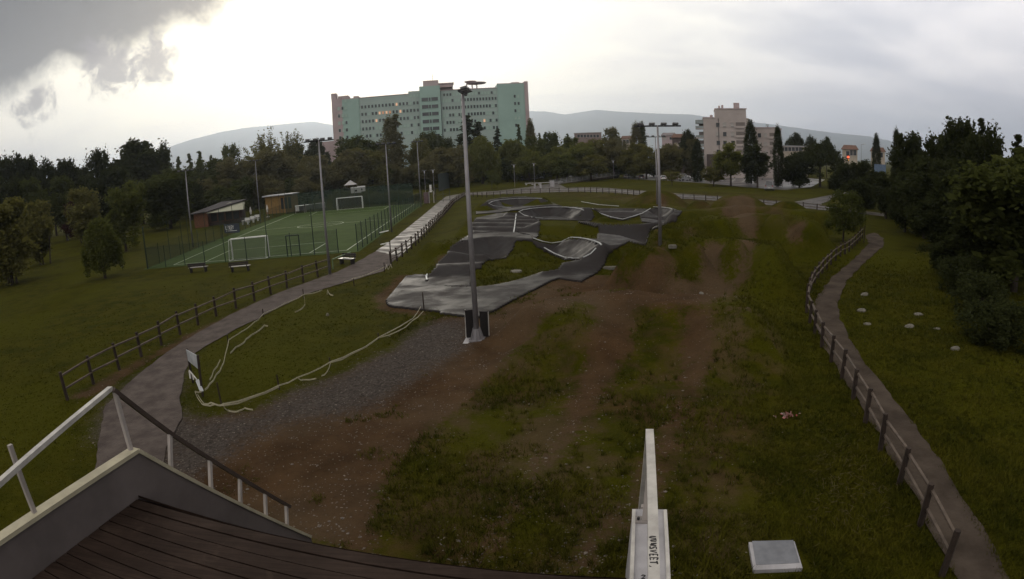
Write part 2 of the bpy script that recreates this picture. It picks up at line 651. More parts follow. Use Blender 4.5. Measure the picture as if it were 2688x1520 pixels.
RPATH = [(2560, 1500), (2440, 1280), (2330, 1110), (2230, 980), (2150, 880), (2112, 800), (2105, 765), (2130, 705), (2175, 660), (2222, 618), (2222, 600), (2200, 585), (2175, 592), (2185, 612), (2150, 650), (2090, 700), (2045, 760), (2045, 800), (2070, 870), (2120, 950), (2200, 1080), (2310, 1270), (2400, 1456), (2430, 1500)]
LMID = [tuple(P(u, v).xy) for u, v in ((340, 1250), (380, 1080), (395, 985), (430, 905), (540, 835), (700, 760), (880, 695))]
RMID = [tuple(P(u, v).xy) for u, v in ((2490, 1490), (2375, 1275), (2265, 1095), (2175, 965), (2110, 875), (2078, 800), (2075, 765), (2110, 702), (2160, 655), (2203, 615), (2190, 590))]


def height(X, Y):
    X = np.asarray(X, float)
    Y = np.asarray(Y, float)
    # broad swells of the field
    h = .10 * vnoise(X, Y, .09, 1) + .05 * vnoise(X, Y, .33, 2)
    near = smooth01((70 - np.hypot(X - 8, Y - 30)) / 25)
    h = h * near
    pad = smooth01((X + 8.5) / 3) * smooth01((23 - X) / 3) * smooth01((Y - 44) / 8) * smooth01((100 - Y) / 6)
    h = h * (1 - pad) + .35 * pad
    for pts, z, ref, wi, pl, wo, pw in BERMS:
        h = np.maximum(h, berm(X, Y, pts, z, ref, wi, pl, wo, power=pw))
    # the jumps keep clear of the asphalt
    xe = np.where(Y < 31.0, -9, np.where(Y < 46, 7.8, np.where(Y < 60, 13.8, 19.8)))
    clear = smooth01((X - xe) / 1.6)
    for pts, z, ref, wi, pl, wo, et in RIDGES:
        b = berm(X, Y, pts, z, ref, wi, pl, wo, endt=et, power=1.25)
        h = np.maximum(h, clear * b * (1 + .22 * vnoise(X, Y, .45, 4)))
    for u, v, z, rx, ry in HUMPS:
        if z > 0:
            c = P(u, v, z)
            h = np.maximum(h, clear * mound(X, Y, c.x, c.y, rx, ry, z, .1))
    # grassed humps inside the loops
    h = np.maximum(h, mound(X, Y, 4.3, 55.5, 3.6, 4.2, 1.15))
    h = np.maximum(h, mound(X, Y, .9, 42.2, 2.4, 2.6, .55))
    h = np.maximum(h, mound(X, Y, 13.5, 58.5, 4.0, 4.0, .9))
    # far dirt hills
    h = np.maximum(h, mound(X, Y, 21.6, 82, 6.5, 6, 2.6, .12))
    h = np.maximum(h, mound(X, Y, 28.6, 68.5, 6.5, 6, 2.7, .12))
    h = np.maximum(h, mound(X, Y, 34, 60, 6, 5, 1.5, .2))
    # pump rollers: west lane of the far loop and the near loop lanes
    def roll(x0, x1, y0, y1, lam, ph, amp, tilt=0.0):
        msk = smooth01((X - x0) / .8) * smooth01((x1 - X) / .8) * smooth01((Y - y0) / 1.2) * smooth01((y1 - Y) / 1.2)
        s = Y + tilt * X
        return msk * amp * (.5 + .5 * np.cos(2 * math.pi * (s - ph) / lam))
    h = h + roll(-5.5, 3.6, 52.5, 69.0, 3.8, 64.0, .62, .62)
    h = h + roll(-6.2, -1.2, 37.2, 44.0, 3.9, 39.4, .55)
    h = h + roll(1.5, 7.0, 34.8, 41.5, 4.2, 37.4, .50, -.15)
    h = h + roll(9.5, 17.5, 62, 80, 6.5, 73, .5, .3)
    # small bumps in the turf and earth
    h = h + near * (.035 * vnoise(X, Y, 1.3, 5) + .02 * vnoise(X, Y, 3.1, 6))
    # bench of the pitch, path etc stays flat and a little low
    flat = smooth01((-6.5 - X) / 2.5) * smooth01((Y - 10) / 4)
    h = h * (1 - flat * .9)
    dm, _, _ = seg_info(X, Y, RMID)
    h = h * smooth01((dm - 1.2) / 3.0)
    dl, _, _ = seg_info(X, Y, LMID)
    h = h * smooth01((dl - 2.6) / 1.2)
    return h - .02


def inpoly(U, V, poly):
    inside = np.zeros(U.shape, bool)
    n = len(poly)
    j = n - 1
    for i in range(n):
        xi, yi = poly[i]
        xj, yj = poly[j]
        c = ((yi > V) != (yj > V)) & (U < (xj - xi) * (V - yi) / (yj - yi + 1e-12) + xi)
        inside ^= c
        j = i
    return inside


def to_px(X, Y, Z):
    """inverse of the survey: where a ground point stands in the survey copy"""
    Z = Z - CAMH
    f = Y * math.cos(PITCH) - Z * math.sin(PITCH)
    u = Y * math.sin(PITCH) + Z * math.cos(PITCH)
    co, si = math.cos(ROLL), math.sin(ROLL)
    a, b = co * X - si * u, si * X + co * u
    q = np.hypot(a, b) + 1e-9
    r = FPX * np.arctan2(q, f) / q
    return (1344 + a * r) / 1.04388, (760 - b * r) / 1.04388


DIRT = [
    [(345, 1090), (450, 1045), (520, 1052), (640, 1030), (760, 985), (880, 930), (1010, 870), (1090, 800), (1180, 795), (1225, 790), (1300, 755), (1400, 700), (1500, 690), (1560, 700), (1480, 745), (1380, 800), (1330, 850), (1290, 900), (1230, 960), (1160, 1030), (1080, 1090), (1010, 1170), (980, 1260), (950, 1340), (1000, 1410), (760, 1360), (640, 1330), (420, 1240), (300, 1130)],
    [(1500, 770), (1605, 770), (1595, 880), (1535, 980), (1465, 1090), (1400, 1180), (1330, 1270), (1260, 1360), (1230, 1460), (1120, 1460), (1210, 1330), (1290, 1220), (1370, 1110), (1430, 1010), (1470, 900)],
    [(1710, 780), (1805, 780), (1795, 900), (1765, 1000), (1720, 1100), (1690, 1180), (1660, 1250), (1640, 1300), (1560, 1340), (1500, 1460), (1370, 1460), (1470, 1330), (1550, 1260), (1610, 1170), (1660, 1080), (1700, 980), (1715, 880)],
    [(1430, 745), (1530, 712), (1590, 702), (1855, 710), (1845, 742), (1790, 760), (1640, 768), (1500, 775)],
    [(1615, 655), (1655, 640), (1705, 640), (1685, 703), (1590, 703)],
    [(1768, 612), (1815, 600), (1820, 705), (1755, 705)], [(1862, 605), (1902, 600), (1895, 710), (1848, 710)],
    [(1712, 592), (1752, 568), (1764, 590), (1720, 612)], [(1855, 548), (1912, 545), (1908, 592), (1855, 592)], [(1985, 560), (2032, 555), (2022, 612), (1975, 612)],
    [(1830, 500), (1860, 490), (1905, 503), (1895, 548), (1805, 548)], [(1640, 500), (1655, 482), (1672, 490), (1692, 525), (1660, 525)],
    [(940, 748), (1005, 690), (1035, 688), (985, 745), (990, 765), (1060, 780), (1110, 800), (955, 782)],
    [(1655, 560), (1672, 600), (1652, 622), (1638, 615)],
    [(150, 1010), (330, 918), (520, 815), (700, 738), (870, 678), (850, 705), (700, 757), (520, 838), (380, 908), (230, 1000)],
    [(1100, 640), (1185, 645), (1185, 690), (1090, 695)],
]
GRAVEL = [
    [(700, 1000), (850, 945), (960, 890), (1060, 815), (1110, 800), (1185, 800), (1190, 868), (1140, 900), (1060, 950), (980, 1005), (890, 1045), (740, 1060), (640, 1050)],
    [(380, 1040), (455, 1040), (560, 1056), (650, 1040), (700, 1062), (600, 1120), (520, 1190), (440, 1260), (380, 1260)],
    [(280, 1000), (330, 950), (470, 880), (455, 960), (450, 1040), (470, 1050), (400, 1110), (330, 1140), (220, 1100)],
]
THIN = [  # worn sward where earth shows through
    [(980, 1100), (1300, 830), (1500, 740), (1900, 740), (1980, 900), (1900, 1100), (1900, 1456), (900, 1456)],
    [(1300, 480), (1950, 490), (1990, 560), (1700, 520)],
]
ASPH = [c5(p) for p in [
    [(155, 895), (160, 870), (210, 800), (300, 700), (380, 685), (450, 690), (465, 700), (452, 740), (480, 750), (560, 770), (640, 778), (830, 780), (1000, 760), (1150, 725), (1240, 695), (1330, 665), (1400, 655), (1440, 650), (1480, 600), (1560, 585), (1660, 565), (1740, 508), (1830, 525), (1790, 610), (1760, 655), (1620, 735), (1550, 728), (1450, 712), (1380, 735), (1250, 805), (1100, 880), (980, 945), (860, 1000), (800, 1005), (700, 990), (560, 975), (550, 962), (440, 950), (180, 922)],
    [(460, 700), (520, 640), (540, 590), (600, 548), (640, 480), (690, 445), (850, 415), (1000, 405), (1130, 425), (1100, 500), (1050, 560), (920, 580), (868, 610), (870, 640), (800, 650), (790, 775), (560, 772), (470, 748)],
    [(690, 442), (800, 380), (900, 370), (1110, 358), (1180, 385), (1290, 400), (1245, 434), (1130, 428), (1000, 407), (850, 418)],
    [(1240, 430), (1290, 440), (1400, 467), (1535, 420), (1650, 430), (1740, 460), (1775, 480), (1690, 548), (1640, 572), (1490, 574), (1350, 515), (1290, 480)],
    [(1545, 412), (1980, 433), (1825, 524), (1735, 510), (1770, 480), (1740, 455), (1650, 428)],
    [(690, 442), (800, 375), (800, 300), (830, 262), (980, 230), (1130, 225), (1150, 225), (1200, 255), (1300, 272), (1310, 300), (1305, 345), (1290, 402), (1110, 360), (900, 372)],
    [(820, 262), (950, 240), (990, 225), (1150, 222), (1250, 193), (1400, 183), (1550, 188), (1645, 213), (1600, 250), (1690, 268), (1690, 280), (1560, 277), (1400, 274), (1300, 274), (1200, 258), (1150, 230), (1000, 230), (900, 257)],
    [(830, 200), (870, 165), (920, 128), (1050, 106), (1200, 101), (1335, 118), (1400, 150), (1480, 175), (1400, 184), (1250, 192), (1100, 207), (980, 222), (830, 232)],
    [(1690, 190), (1960, 190), (2145, 197), (2080, 235), (1930, 282), (1840, 262)],
    [(2140, 197), (2200, 180), (2310, 192), (2375, 212), (2345, 250), (2330, 295), (2180, 297), (2080, 290), (2060, 240)],
    [(1590, 292), (1660, 285), (1760, 312), (1900, 316), (2050, 310), (2200, 290), (2285, 295), (2150, 347), (2137, 352), (2103, 465), (1980, 436), (1740, 422), (1750, 332), (1640, 305)],
    [(1480, 175), (1690, 187), (1720, 250), (1690, 280), (1600, 264), (1640, 215)],
]]


def grow(a, step, far, k=1.13):
    out = []
    x = a
    s = step
    while abs(x) < far:
        s = s * k
        x = x + math.copysign(s, step) if False else x + s
        out.append(x)
    out[-1] = far if step > 0 else out[-1]
    return out


def axis(lo, hi, step, flo, fhi, k=1.14):
    mid = list(np.arange(lo, hi + 1e-6, step))
    up, s, x = [], step, mid[-1]
    while x < fhi:
        s *= k
        x += s
        up.append(min(x, fhi))
    dn, s, x = [], step, mid[0]
    while x > flo:
        s *= k
        x -= s
        dn.append(max(x, flo))
    return np.array(dn[::-1] + mid + up)


def grid_mesh(name, xs, ys, zfun, m, keep=None, zoff=0.0, smooth=True):
    X, Y = np.meshgrid(xs, ys)
    Z = zfun(X, Y) + zoff
    nx, ny = len(xs), len(ys)
    V = np.stack([X.ravel(), Y.ravel(), Z.ravel()], 1)
    idx = np.arange(nx * ny).reshape(ny, nx)
    F = np.stack([idx[:-1, :-1].ravel(), idx[:-1, 1:].ravel(), idx[1:, 1:].ravel(), idx[1:, :-1].ravel()], 1)
    if keep is not None:
        F = F[keep(X, Y, Z, F, V)]
        used = np.unique(F)
        remap = -np.ones(len(V), int)
        remap[used] = np.arange(len(used))
        V = V[used]
        F = remap[F]
    me = bpy.data.meshes.new(name)
    me.vertices.add(len(V))
    me.vertices.foreach_set('co', V.astype(np.float32).ravel())
    me.loops.add(F.size)
    me.loops.foreach_set('vertex_index', F.astype(np.int32).ravel())
    me.polygons.add(len(F))
    me.polygons.foreach_set('loop_start', np.arange(0, F.size, 4, dtype=np.int32))
    me.polygons.foreach_set('loop_total', np.full(len(F), 4, np.int32))
    me.update(calc_edges=True)
    if smooth:
        me.shade_smooth()
    me.materials.append(m)
    o = bpy.data.objects.new(name, me)
    C.objects.link(o)
    return o, V


def zone_values(V):
    X, Y, Z = V[:, 0], V[:, 1], V[:, 2]
    front = (Y > 3) & (np.hypot(X, Y) < 200)
    U, W_ = to_px(X, np.where(front, Y, 50.0), Z)
    d = np.zeros(len(V))
    g = np.zeros(len(V))
    th = np.zeros(len(V))
    for p in DIRT:
        d[inpoly(U, W_, p) & front] = 1
    for p in GRAVEL:
        g[inpoly(U, W_, p) & front] = 1
    for p in THIN:
        th[inpoly(U, W_, p) & front] = 1
    return d, g, th


xs = axis(-24, 36, .3, -13500, 13500)
ys = axis(4, 76, .3, -400, 13500)
ground, GV = grid_mesh('ground', xs, ys, height, M_ground)
tag(ground, kind='structure')
zd, zg, zt = zone_values(GV)


def blur(a, n):
    b = a.reshape(len(ys), len(xs)).copy()
    for _ in range(n):
        c = np.pad(b, 1, mode='edge')
        b = (c[1:-1, 1:-1] * 2 + c[:-2, 1:-1] + c[2:, 1:-1] + c[1:-1, :-2] + c[1:-1, 2:]) / 6
    return b.ravel()


zd, zg, zt = blur(zd, 6), blur(zg, 16), blur(zt, 8)
ca = ground.data.attributes.new('zone', 'FLOAT_COLOR', 'POINT')
ca.data.foreach_set('color', np.stack([zd, zg, zt, np.ones_like(zd)], 1).astype(np.float32).ravel())
bm_zone = (zd, zg, zt)


def keep_asph(X, Y, Z, F, V):
    cen = V[F].mean(1)
    U, W_ = to_px(cen[:, 0], cen[:, 1], cen[:, 2])
    k = np.zeros(len(F), bool)
    for p in ASPH:
        k |= inpoly(U, W_, p)
    return k


track, TV = grid_mesh('pump_track', np.arange(-9, 24, .13), np.arange(26, 99, .13), height, M_track, keep=keep_asph, zoff=.10)
tag(track, kind='structure')
# thickness of the asphalt
sol = track.modifiers.new('thickness', 'SOLIDIFY')
sol.thickness = .16
sol.offset = -1


def hz(x, y):
    return float(height(np.array([x]), np.array([y]))[0])


def lift(pts, off=.0):
    return [Vector((p[0], p[1], hz(p[0], p[1]) + off)) for p in pts]


def onground(u, v, off=0.0):
    """survey a point on the actual terrain (march along the line of sight)"""
    r = px_ray(u, v)
    lo = 4.0 / math.hypot(r.x, r.y)
    t = lo
    o = Vector((0, 0, CAMH))
    ts = np.linspace(lo, 260 / math.hypot(r.x, r.y), 5000)
    zz = CAMH + r.z * ts
    hh = height(r.x * ts, r.y * ts)
    i = np.argmax(zz < hh)
    if not (zz < hh).any():
        return P(u, v, 0)
    t = ts[i]
    return Vector((r.x * t, r.y * t, hh[i] + off))


# coping / edge lines of the track (painted steel coping)
for k, (pl, w) in enumerate([
    ([(1540, 421), (1600, 424), (1660, 433), (1720, 450), (1755, 465), (1770, 480)], .10),
    ([(1150, 226), (1180, 212), (1250, 200), (1330, 192), (1400, 189), (1500, 190), (1570, 196), (1620, 206), (1638, 215)], .12),
    ([(925, 160), (950, 147), (1000, 135), (1080, 128), (1150, 124), (1250, 122), (1325, 124)], .12),
    ([(2160, 188), (2220, 190), (2280, 198), (2322, 214)], .12),
    ([(1130, 240), (1127, 270), (1122, 310), (1118, 345), (1112, 380)], .10),
    ([(2140, 352), (2136, 390), (2120, 430), (2102, 462)], .10),
    ([(462, 700), (456, 715), (460, 740)], .10),
    ([(1620, 147), (1750, 170), (1900, 181), (2150, 196)], .14),
    ([(925, 162), (960, 178), (1030, 188), (1090, 192)], .07),
    ([(1155, 230), (1190, 250), (1250, 266), (1330, 272)], .07),
    ([(1340, 500), (1420, 545), (1490, 572), (1560, 580), (1640, 572), (1690, 548), (1730, 508)], .07),
    ([(1260, 428), (1330, 452), (1400, 467), (1470, 455), (1530, 425)], .07),
    ([(1700, 198), (1770, 240), (1840, 264), (1930, 281), (2000, 262), (2080, 236), (2140, 199)], .08),
]):
    pts = []
    for u, v in c5(pl):
        q = onground(u, v)
        q.z = hz(q.x, q.y) + .13
        if not pts or (q - pts[-1]).length < 9:
            pts.append(q)
    b = MB()
    for a, c in zip(pts, pts[1:]):
        b.beam(a, c, w, .05)
    b.build('edge_line', M_coping, track)


# ------------------------------------------------------------------ sheets: paths, pitch, car park
def sheet(name, pxpoly, z, m, world=False):
    pts = [Vector((p[0], p[1], z)) for p in pxpoly] if world else [P(u, v, 0) for u, v in pxpoly]
    bm = bmesh.new()
    vs = [bm.verts.new((p.x, p.y, z)) for p in pts]
    f = bm.faces.new(vs)
    if f.normal.z < 0:
        f.normal_flip()
    bmesh.ops.triangulate(bm, faces=[f])
    me = bpy.data.meshes.new(name)
    bm.normal_update()
    for f in bm.faces:
        if f.normal.z < 0:
            f.normal_flip()
    bm.to_mesh(me)
    bm.free()
    me.materials.append(m)
    o = bpy.data.objects.new(name, me)
    C.objects.link(o)
    tag(o, kind='structure')
    return o


sheet('footpath', [(1122, 494), (1168, 491.5), (1300, 487), (1400, 483), (1460, 481.5), (1540, 484), (1690, 498), (1810, 505), (1960, 518), (2120, 533), (2230, 545), (2230, 538), (2060, 517), (1900, 500.5), (1700, 486.5), (1600, 478.5), (1530, 473), (1468, 471), (1420, 473), (1330, 478), (1250, 480), (1170, 485)], .010, M_path)
sheet('footpath', [(1250, 480), (1330, 470), (1395, 460), (1412, 466), (1425, 473), (1330, 479)], .016, M_path)
sheet('footpath', [(1990, 509), (2040, 500), (2100, 488), (2160, 478), (2160, 484), (2110, 492), (2060, 517)], .012, M_path)
# paths: sheets with slightly uneven edges on levelled ground
def path_sheet(name, pxpoly, z, m, step=.45, amp=.07):
    w = [P(u, v) for u, v in pxpoly]
    ring = resample(w + [w[0]], step)
    pts = []
    for k, p in enumerate(ring):
        a, c = ring[k - 1], ring[(k + 1) % len(ring)]
        d = (c - a)
        n = Vector((-d.y, d.x, 0)).normalized() if d.length > 1e-6 else Vector((0, 0, 0))
        pts.append(p + n * (amp * (math.sin(k * .83) * .4 + random.uniform(-1, 1) * .6)))
    return sheet(name, [(p.x, p.y) for p in pts], z, m, world=True)


path_sheet('footpath', [(225, 1270), (262, 1030), (300, 985), (345, 945), (395, 905), (455, 862), (520, 825), (580, 792), (640, 763), (700, 737), (760, 715), (850, 683), (905, 655), (945, 632), (1006, 645), (985, 660), (965, 682), (880, 708), (775, 738), (665, 793), (565, 843), (485, 892), (462, 940), (455, 1000), (458, 1030), (452, 1060), (420, 1120), (400, 1240), (330, 1290)], .020, M_drypath)
path_sheet('wet_footpath', [(945, 632), (985, 605), (1060, 545), (1095, 515), (1122, 494), (1168, 491.5), (1145, 506), (1120, 528), (1100, 548), (1075, 575), (1045, 608), (1006, 645)], .026, M_path, .8, .05)
path_sheet('gravel_path', RPATH, .020, M_gpath, .4, .09)
# football pitch: green artificial turf with white lines
PA, PB, PC_, PD_ = Vector((-34.6, 52.6, 0)), Vector((-15.6, 53.9, 0)), Vector((-18.6, 115.5, 0)), Vector((-43.6, 113.5, 0))
pitch = sheet('football_pitch', [tuple(PA + Vector((-3, -1.6, 0))), tuple(PB + Vector((1.6, -1.6, 0))), tuple(PC_ + Vector((2, 2, 0))), tuple(PD_ + Vector((-3, 2, 0)))], .006, M_turf, world=True)
pl = lambda a, b: PA + (PB - PA) * a + ((PD_ - PA) * (1 - a) + (PC_ - PB) * a) * b


def line_on(pts, w=.12):
    b = MB()
    for a, c in zip(pts, pts[1:]):
        a, c = Vector(a), Vector(c)
        d = (c - a).normalized()
        n = Vector((-d.y, d.x, 0)) * w / 2
        b.add([(*(a + n).xy, .012), (*(a - n).xy, .012), (*(c - n).xy, .012), (*(c + n).xy, .012)], [(0, 1, 2, 3)])
    return b


lw = mat('pitch line paint', (.30, .34, .26), .8, .2, 1.5)
for pts in ([pl(0, 0), pl(1, 0), pl(1, 1), pl(0, 1), pl(0, 0)], [pl(0, .5), pl(1, .5)],
            [pl(.2, 0), pl(.2, .13), pl(.8, .13), pl(.8, 0)], [pl(.2, 1), pl(.2, .87), pl(.8, .87), pl(.8, 1)],
            [pl(.5 + .16 * math.cos(a * math.pi / 10), .5 + .055 * math.sin(a * math.pi / 10)) for a in range(21)]):
    line_on(pts, .14).build('pitch_line', lw, pitch)

# car park and access road beyond the grass
sheet('car_park', [(1570, 450), (1640, 432), (1700, 428), (1780, 430), (1900, 436), (1990, 444), (2075, 452), (2040, 470), (1975, 478), (1880, 471), (1800, 463), (1690, 455.5)], .008, M_lot)
sheet('car_park', [(1250, 430.5), (1380, 429), (1480, 428.5), (1480, 422), (1380, 420), (1250, 421)], .008, M_lot)
M_marking = mat('road paint', (.45, .45, .43), .7, .15, 1)

# ------------------------------------------------------------------ start ramp
AX = Vector((.207, .978, 0)).normalized()
NX = Vector((AX.y, -AX.x, 0))


def RP(a, b, z):
    q = AX * a + NX * b
    return Vector((q.x, q.y, z))


ZP, A0, A1 = 3.90, 4.01, 7.66       # platform height, brow and foot of the slope
BL, BR = -5.75, .06
ZW = 4.42                           # top of the side walls beside the platform
ramp = thing('start_ramp', 'steep plank start ramp and platform with railings along both sides at bottom of view', 'ramp', RP(A1, -3, 0))
ml = Matrix.Translation(-Vector(ramp.location))
RZA = -math.atan2(AX.x, AX.y)


def rbuild(b, name, m, parent=None, smooth=False):
    o = b.build(name, m, parent or ramp, smooth)
    o.data.transform(ml)
    return o


def slope_z(a):
    return (A1 - a) * ZP / (A1 - A0)


slope_len = math.hypot(A1 - A0, ZP)
sv = Vector(((A0 - A1) / slope_len, ZP / slope_len))
nb = 26
bw = slope_len / nb
nrm = (AX * ZP / slope_len + Vector((0, 0, 1)) * ((A1 - A0) / slope_len))


def plank(p, off, m=M_deck):
    b = MB()
    lowv = [q + off - Vector((0, 0, .05)) for q in p]
    up = [q + off for q in p]
    b.add(lowv + up, [(3, 2, 1, 0), (4, 5, 6, 7), (0, 1, 5, 4), (1, 2, 6, 5), (2, 3, 7, 6), (3, 0, 4, 7)])
    return rbuild(b, 'plank', m)


for i in range(nb):
    g0 = .008
    a0, z0 = A1 + sv.x * (i * bw + g0), sv.y * (i * bw + g0)
    a1, z1 = A1 + sv.x * ((i + 1) * bw - g0), sv.y * ((i + 1) * bw - g0)
    plank([RP(a0, BL + .14, z0), RP(a0, BR - .02, z0), RP(a1, BR - .02, z1), RP(a1, BL + .14, z1)], nrm * random.uniform(-.004, .004))
# level boards of the platform
a1 = A0 - .01
widths = [.145] + [.168] * 26
for k, w_ in enumerate(widths):
    a0 = a1 - w_
    dz = Vector((0, 0, random.uniform(-.004, .004)))
    plank([RP(a0, BL + .14, ZP), RP(a0, BR - .02, ZP), RP(a1, BR - .02, ZP), RP(a1, BL + .14, ZP)], dz)
    a1 = a0 - (.016 if k else .026)
b = MB()
fp = [RP(4.05, BL + .13, 3.93), RP(6.75, BL + .13, 1.50), RP(6.75, BL + 1.5, slope_z(6.75) + .012), RP(4.05, BL + 1.5, 3.88)]
b.add(fp + [q - Vector((0, 0, .03)) for q in fp], [(0, 1, 2, 3), (7, 6, 5, 4), (0, 4, 5, 1), (1, 5, 6, 2), (2, 6, 7, 3), (3, 7, 4, 0)])
rbuild(b, 'fillet_board', M_deck)
# dark substructure
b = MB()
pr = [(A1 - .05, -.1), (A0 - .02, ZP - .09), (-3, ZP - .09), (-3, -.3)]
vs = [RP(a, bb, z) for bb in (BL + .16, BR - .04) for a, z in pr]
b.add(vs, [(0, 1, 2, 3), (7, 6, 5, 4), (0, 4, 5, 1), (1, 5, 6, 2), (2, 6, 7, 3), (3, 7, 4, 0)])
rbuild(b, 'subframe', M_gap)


def kerb(b0, b1, abend, aend, zend, m, cap=None):
    """side wall: level beside the platform, then down along the slope"""
    pr = [(aend, -.1), (aend, zend), (abend, ZW), (-3, ZW), (-3, -.1)]
    b = MB()
    vs = [RP(a, bb, z) for bb in (b0, b1) for a, z in pr]
    n = len(pr)
    b.add(vs, [tuple(range(n)), tuple(range(2 * n - 1, n - 1, -1))] + [(i, n + i, n + (i + 1) % n, (i + 1) % n) for i in range(n)])
    w = rbuild(b, 'side_wall', m)
    if cap:
        for (a0, z0), (a1, z1) in ((pr[1], pr[2]), (pr[2], pr[3])):
            rbuild(MB().beam(RP(a0, (b0 + b1) / 2, z0 + .02), RP(a1, (b0 + b1) / 2, z1 + .02), abs(b1 - b0) + .05, .05), 'capping', cap)
    return w


M_cap = mat('cream capping', (.34, .31, .22), .6, .2, 3)
kerb(BL, BL + .12, 4.28, 7.50, .98, mat('grey side board', (.105, .088, .084), .6, .2, 1.5), M_cap)
kerb(BR, BR + .30, 4.36, 7.8, .80, M_conc)
for bb in (BR + .012, BR + .288):
    rbuild(MB().beam(RP(4.33, bb, ZW + .004), RP(-2.9, bb, ZW + .004), .03, .03), 'edge_trim', M_wpaint)
# left railing: brown handrail on pale posts down the slope, white rail beside the platform
lr = thing('handrail', None, None)
lr.parent = ramp
M_rail = mat('brown handrail', (.055, .040, .034), .5, .2, 2)
M_post = mat('pale rail post', (.30, .27, .25), .55, .2, 3)
bl = BL + .05
rbuild(MB().beam(RP(7.2, bl, 1.86), RP(4.95, bl, 4.37), .06, .055), 'rail', M_rail, lr)
rbuild(MB().beam(RP(4.95, bl, 4.37), RP(4.2, bl, 5.26), .06, .055), 'rail', M_rail, lr)
rbuild(MB().beam(RP(4.2, bl - .05, 5.27), RP(.6, bl + 1.2, 5.24), .07, .05), 'rail', M_wpaint, lr)
for (a0, z0), (a1, z1) in (((4.78, 3.88), (4.95, 4.36)), ((5.42, 3.20), (5.58, 3.66)), ((5.95, 2.62), (6.12, 3.05)), ((6.48, 2.06), (6.63, 2.48)), ((6.97, 1.55), (7.11, 1.95)), ((4.22, 4.42), (4.22, 5.25)), ((2.6, 4.42), (2.6, 5.25))):
    rbuild(MB().beam(RP(a0, bl, z0), RP(a1, bl, z1), .05, .05, up=tuple(NX)), 'post', M_post, lr)
# right railing on the wall: white flat rail, posts with foot plates, bending down at the brow
rr = thing('handrail', None, None)
rr.parent = ramp
ZR = 5.18


def rpx(x, y, z):
    """survey point from full-size picture coordinates"""
    return P(x / 1.04388, y / 1.04388, z)


kink, near_ = rpx(1705, 1133, ZR), rpx(1716, 1515, ZR)
back = kink + (near_ - kink) * 2.0
rbuild(MB().beam(kink, back, .066, .05), 'rail', M_wpaint, rr)
rd = RP(7.4, BR + .12, slope_z(7.4) + 1.15)
rbuild(MB().beam(kink - Vector((0, 0, .02)), rd, .06, .05), 'rail', M_wpaint, rr)
M_plate = mat('rusty steel plate', (.20, .18, .17), .6, .3, 6)
f0 = rpx(1692, 1366, ZW)
po = rbuild(MB().beam(f0, Vector((f0.x + .02, f0.y, ZR - .02)), .045, .045, up=tuple(AX)), 'post', M_post, rr)
rbuild(MB().box(f0 + Vector((-.015, 0, .008)), (.13, .10, .014), rz=RZA), 'foot_plate', M_plate, po)
rbuild(MB().tube(f0 + Vector((-.055, 0, .01)), f0 + Vector((-.055, 0, .04)), .012), 'bolt', M_dkmetal, po)
for a in (4.95, 5.55, 6.15, 6.75, 7.3):
    z0 = slope_z(a) + .3
    rbuild(MB().beam(RP(a, BR + .10, z0), RP(a + .05, BR + .12, slope_z(a) + 1.13), .05, .05, up=tuple(NX)), 'post', M_post, rr)
# hand lettering scrawled on the rail and on the wall top
STROKES = {'U': [[(0, 1), (0, .2), (.3, 0), (.6, .2), (.6, 1)]], 'O': [[(0, .1), (0, .9), (.55, .95), (.6, .1), (0, .05)]],
           'N': [[(0, 0), (0, 1), (.6, 0), (.6, 1)]], 'I': [[(.3, 0), (.3, 1)]], 'S': [[(.6, .9), (.1, .95), (.05, .6), (.55, .4), (.5, .05), (0, .1)]],
           'V': [[(0, 1), (.3, 0), (.6, 1)]], 'E': [[(.6, 1), (0, 1), (0, 0), (.6, 0)], [(0, .5), (.45, .5)]], 'T': [[(0, 1), (.6, 1)], [(.3, 1), (.3, 0)]],
           '2': [[(0, .8), (.3, 1), (.6, .75), (0, 0), (.6, 0)]], ',': [[(.3, .2), (.15, -.2)]]}
M_ink = mat('black marker ink', (.012, .011, .012), .5, .1, 4)


def scrawl(word, org, du, dv, adv, hgt, parent, th):
    b = MB()
    for k, ch in enumerate(word):
        for st in STROKES.get(ch, []):
            pp = [org + du * ((k + x * .9 + random.uniform(-.12, .12)) * adv) + dv * ((y + random.uniform(-.14, .1)) * hgt) for x, y in st]
            for p, q in zip(pp, pp[1:]):
                b.beam(p, q, th * random.uniform(.6, 1.3), .003)
    return rbuild(b, 'scrawl', M_ink, parent)


t0, t1 = rpx(1716, 1408, ZR + .026), rpx(1718, 1494, ZR + .026)
du = (t1 - t0).normalized()
dv = Vector((-du.y, du.x, 0))
dv = dv if dv.dot(NX) > 0 else -dv
scrawl('UONSVEET,', t0 - dv * .022, du, dv, (t1 - t0).length / 9, .040, rr, .0075)
scrawl('2', rpx(1684, 1519, ZW + .006), NX, AX, .05, .05, rr, .009)

# concrete inspection slab in the grass
q = [P(1881, 1372), P(1996, 1370), P(2016, 1437), P(1893, 1442)]
sl_ = thing('concrete_slab', 'flat square grey concrete slab lying in grass beside the start ramp', 'slab', tuple(q[3]))
b = MB().prism([(p.x - q[3].x, p.y - q[3].y) for p in q], -.05, .09)
o = b.build('cover', M_conc, sl_)
b = MB().prism([((p.x - q[3].x) * .9 + .10, (p.y - q[3].y) * .86 + .13) for p in q], .09, .096)
b.build('sheet', mat('bluish fibre sheet', (.15, .155, .17), .7, .2, 4), sl_)


# ------------------------------------------------------------------ fences
M_railw = mat('rail wood with painted sheen', (.085, .064, .050), .75, .4, 3)  # wet highlights on the rails put into a lighter wood colour


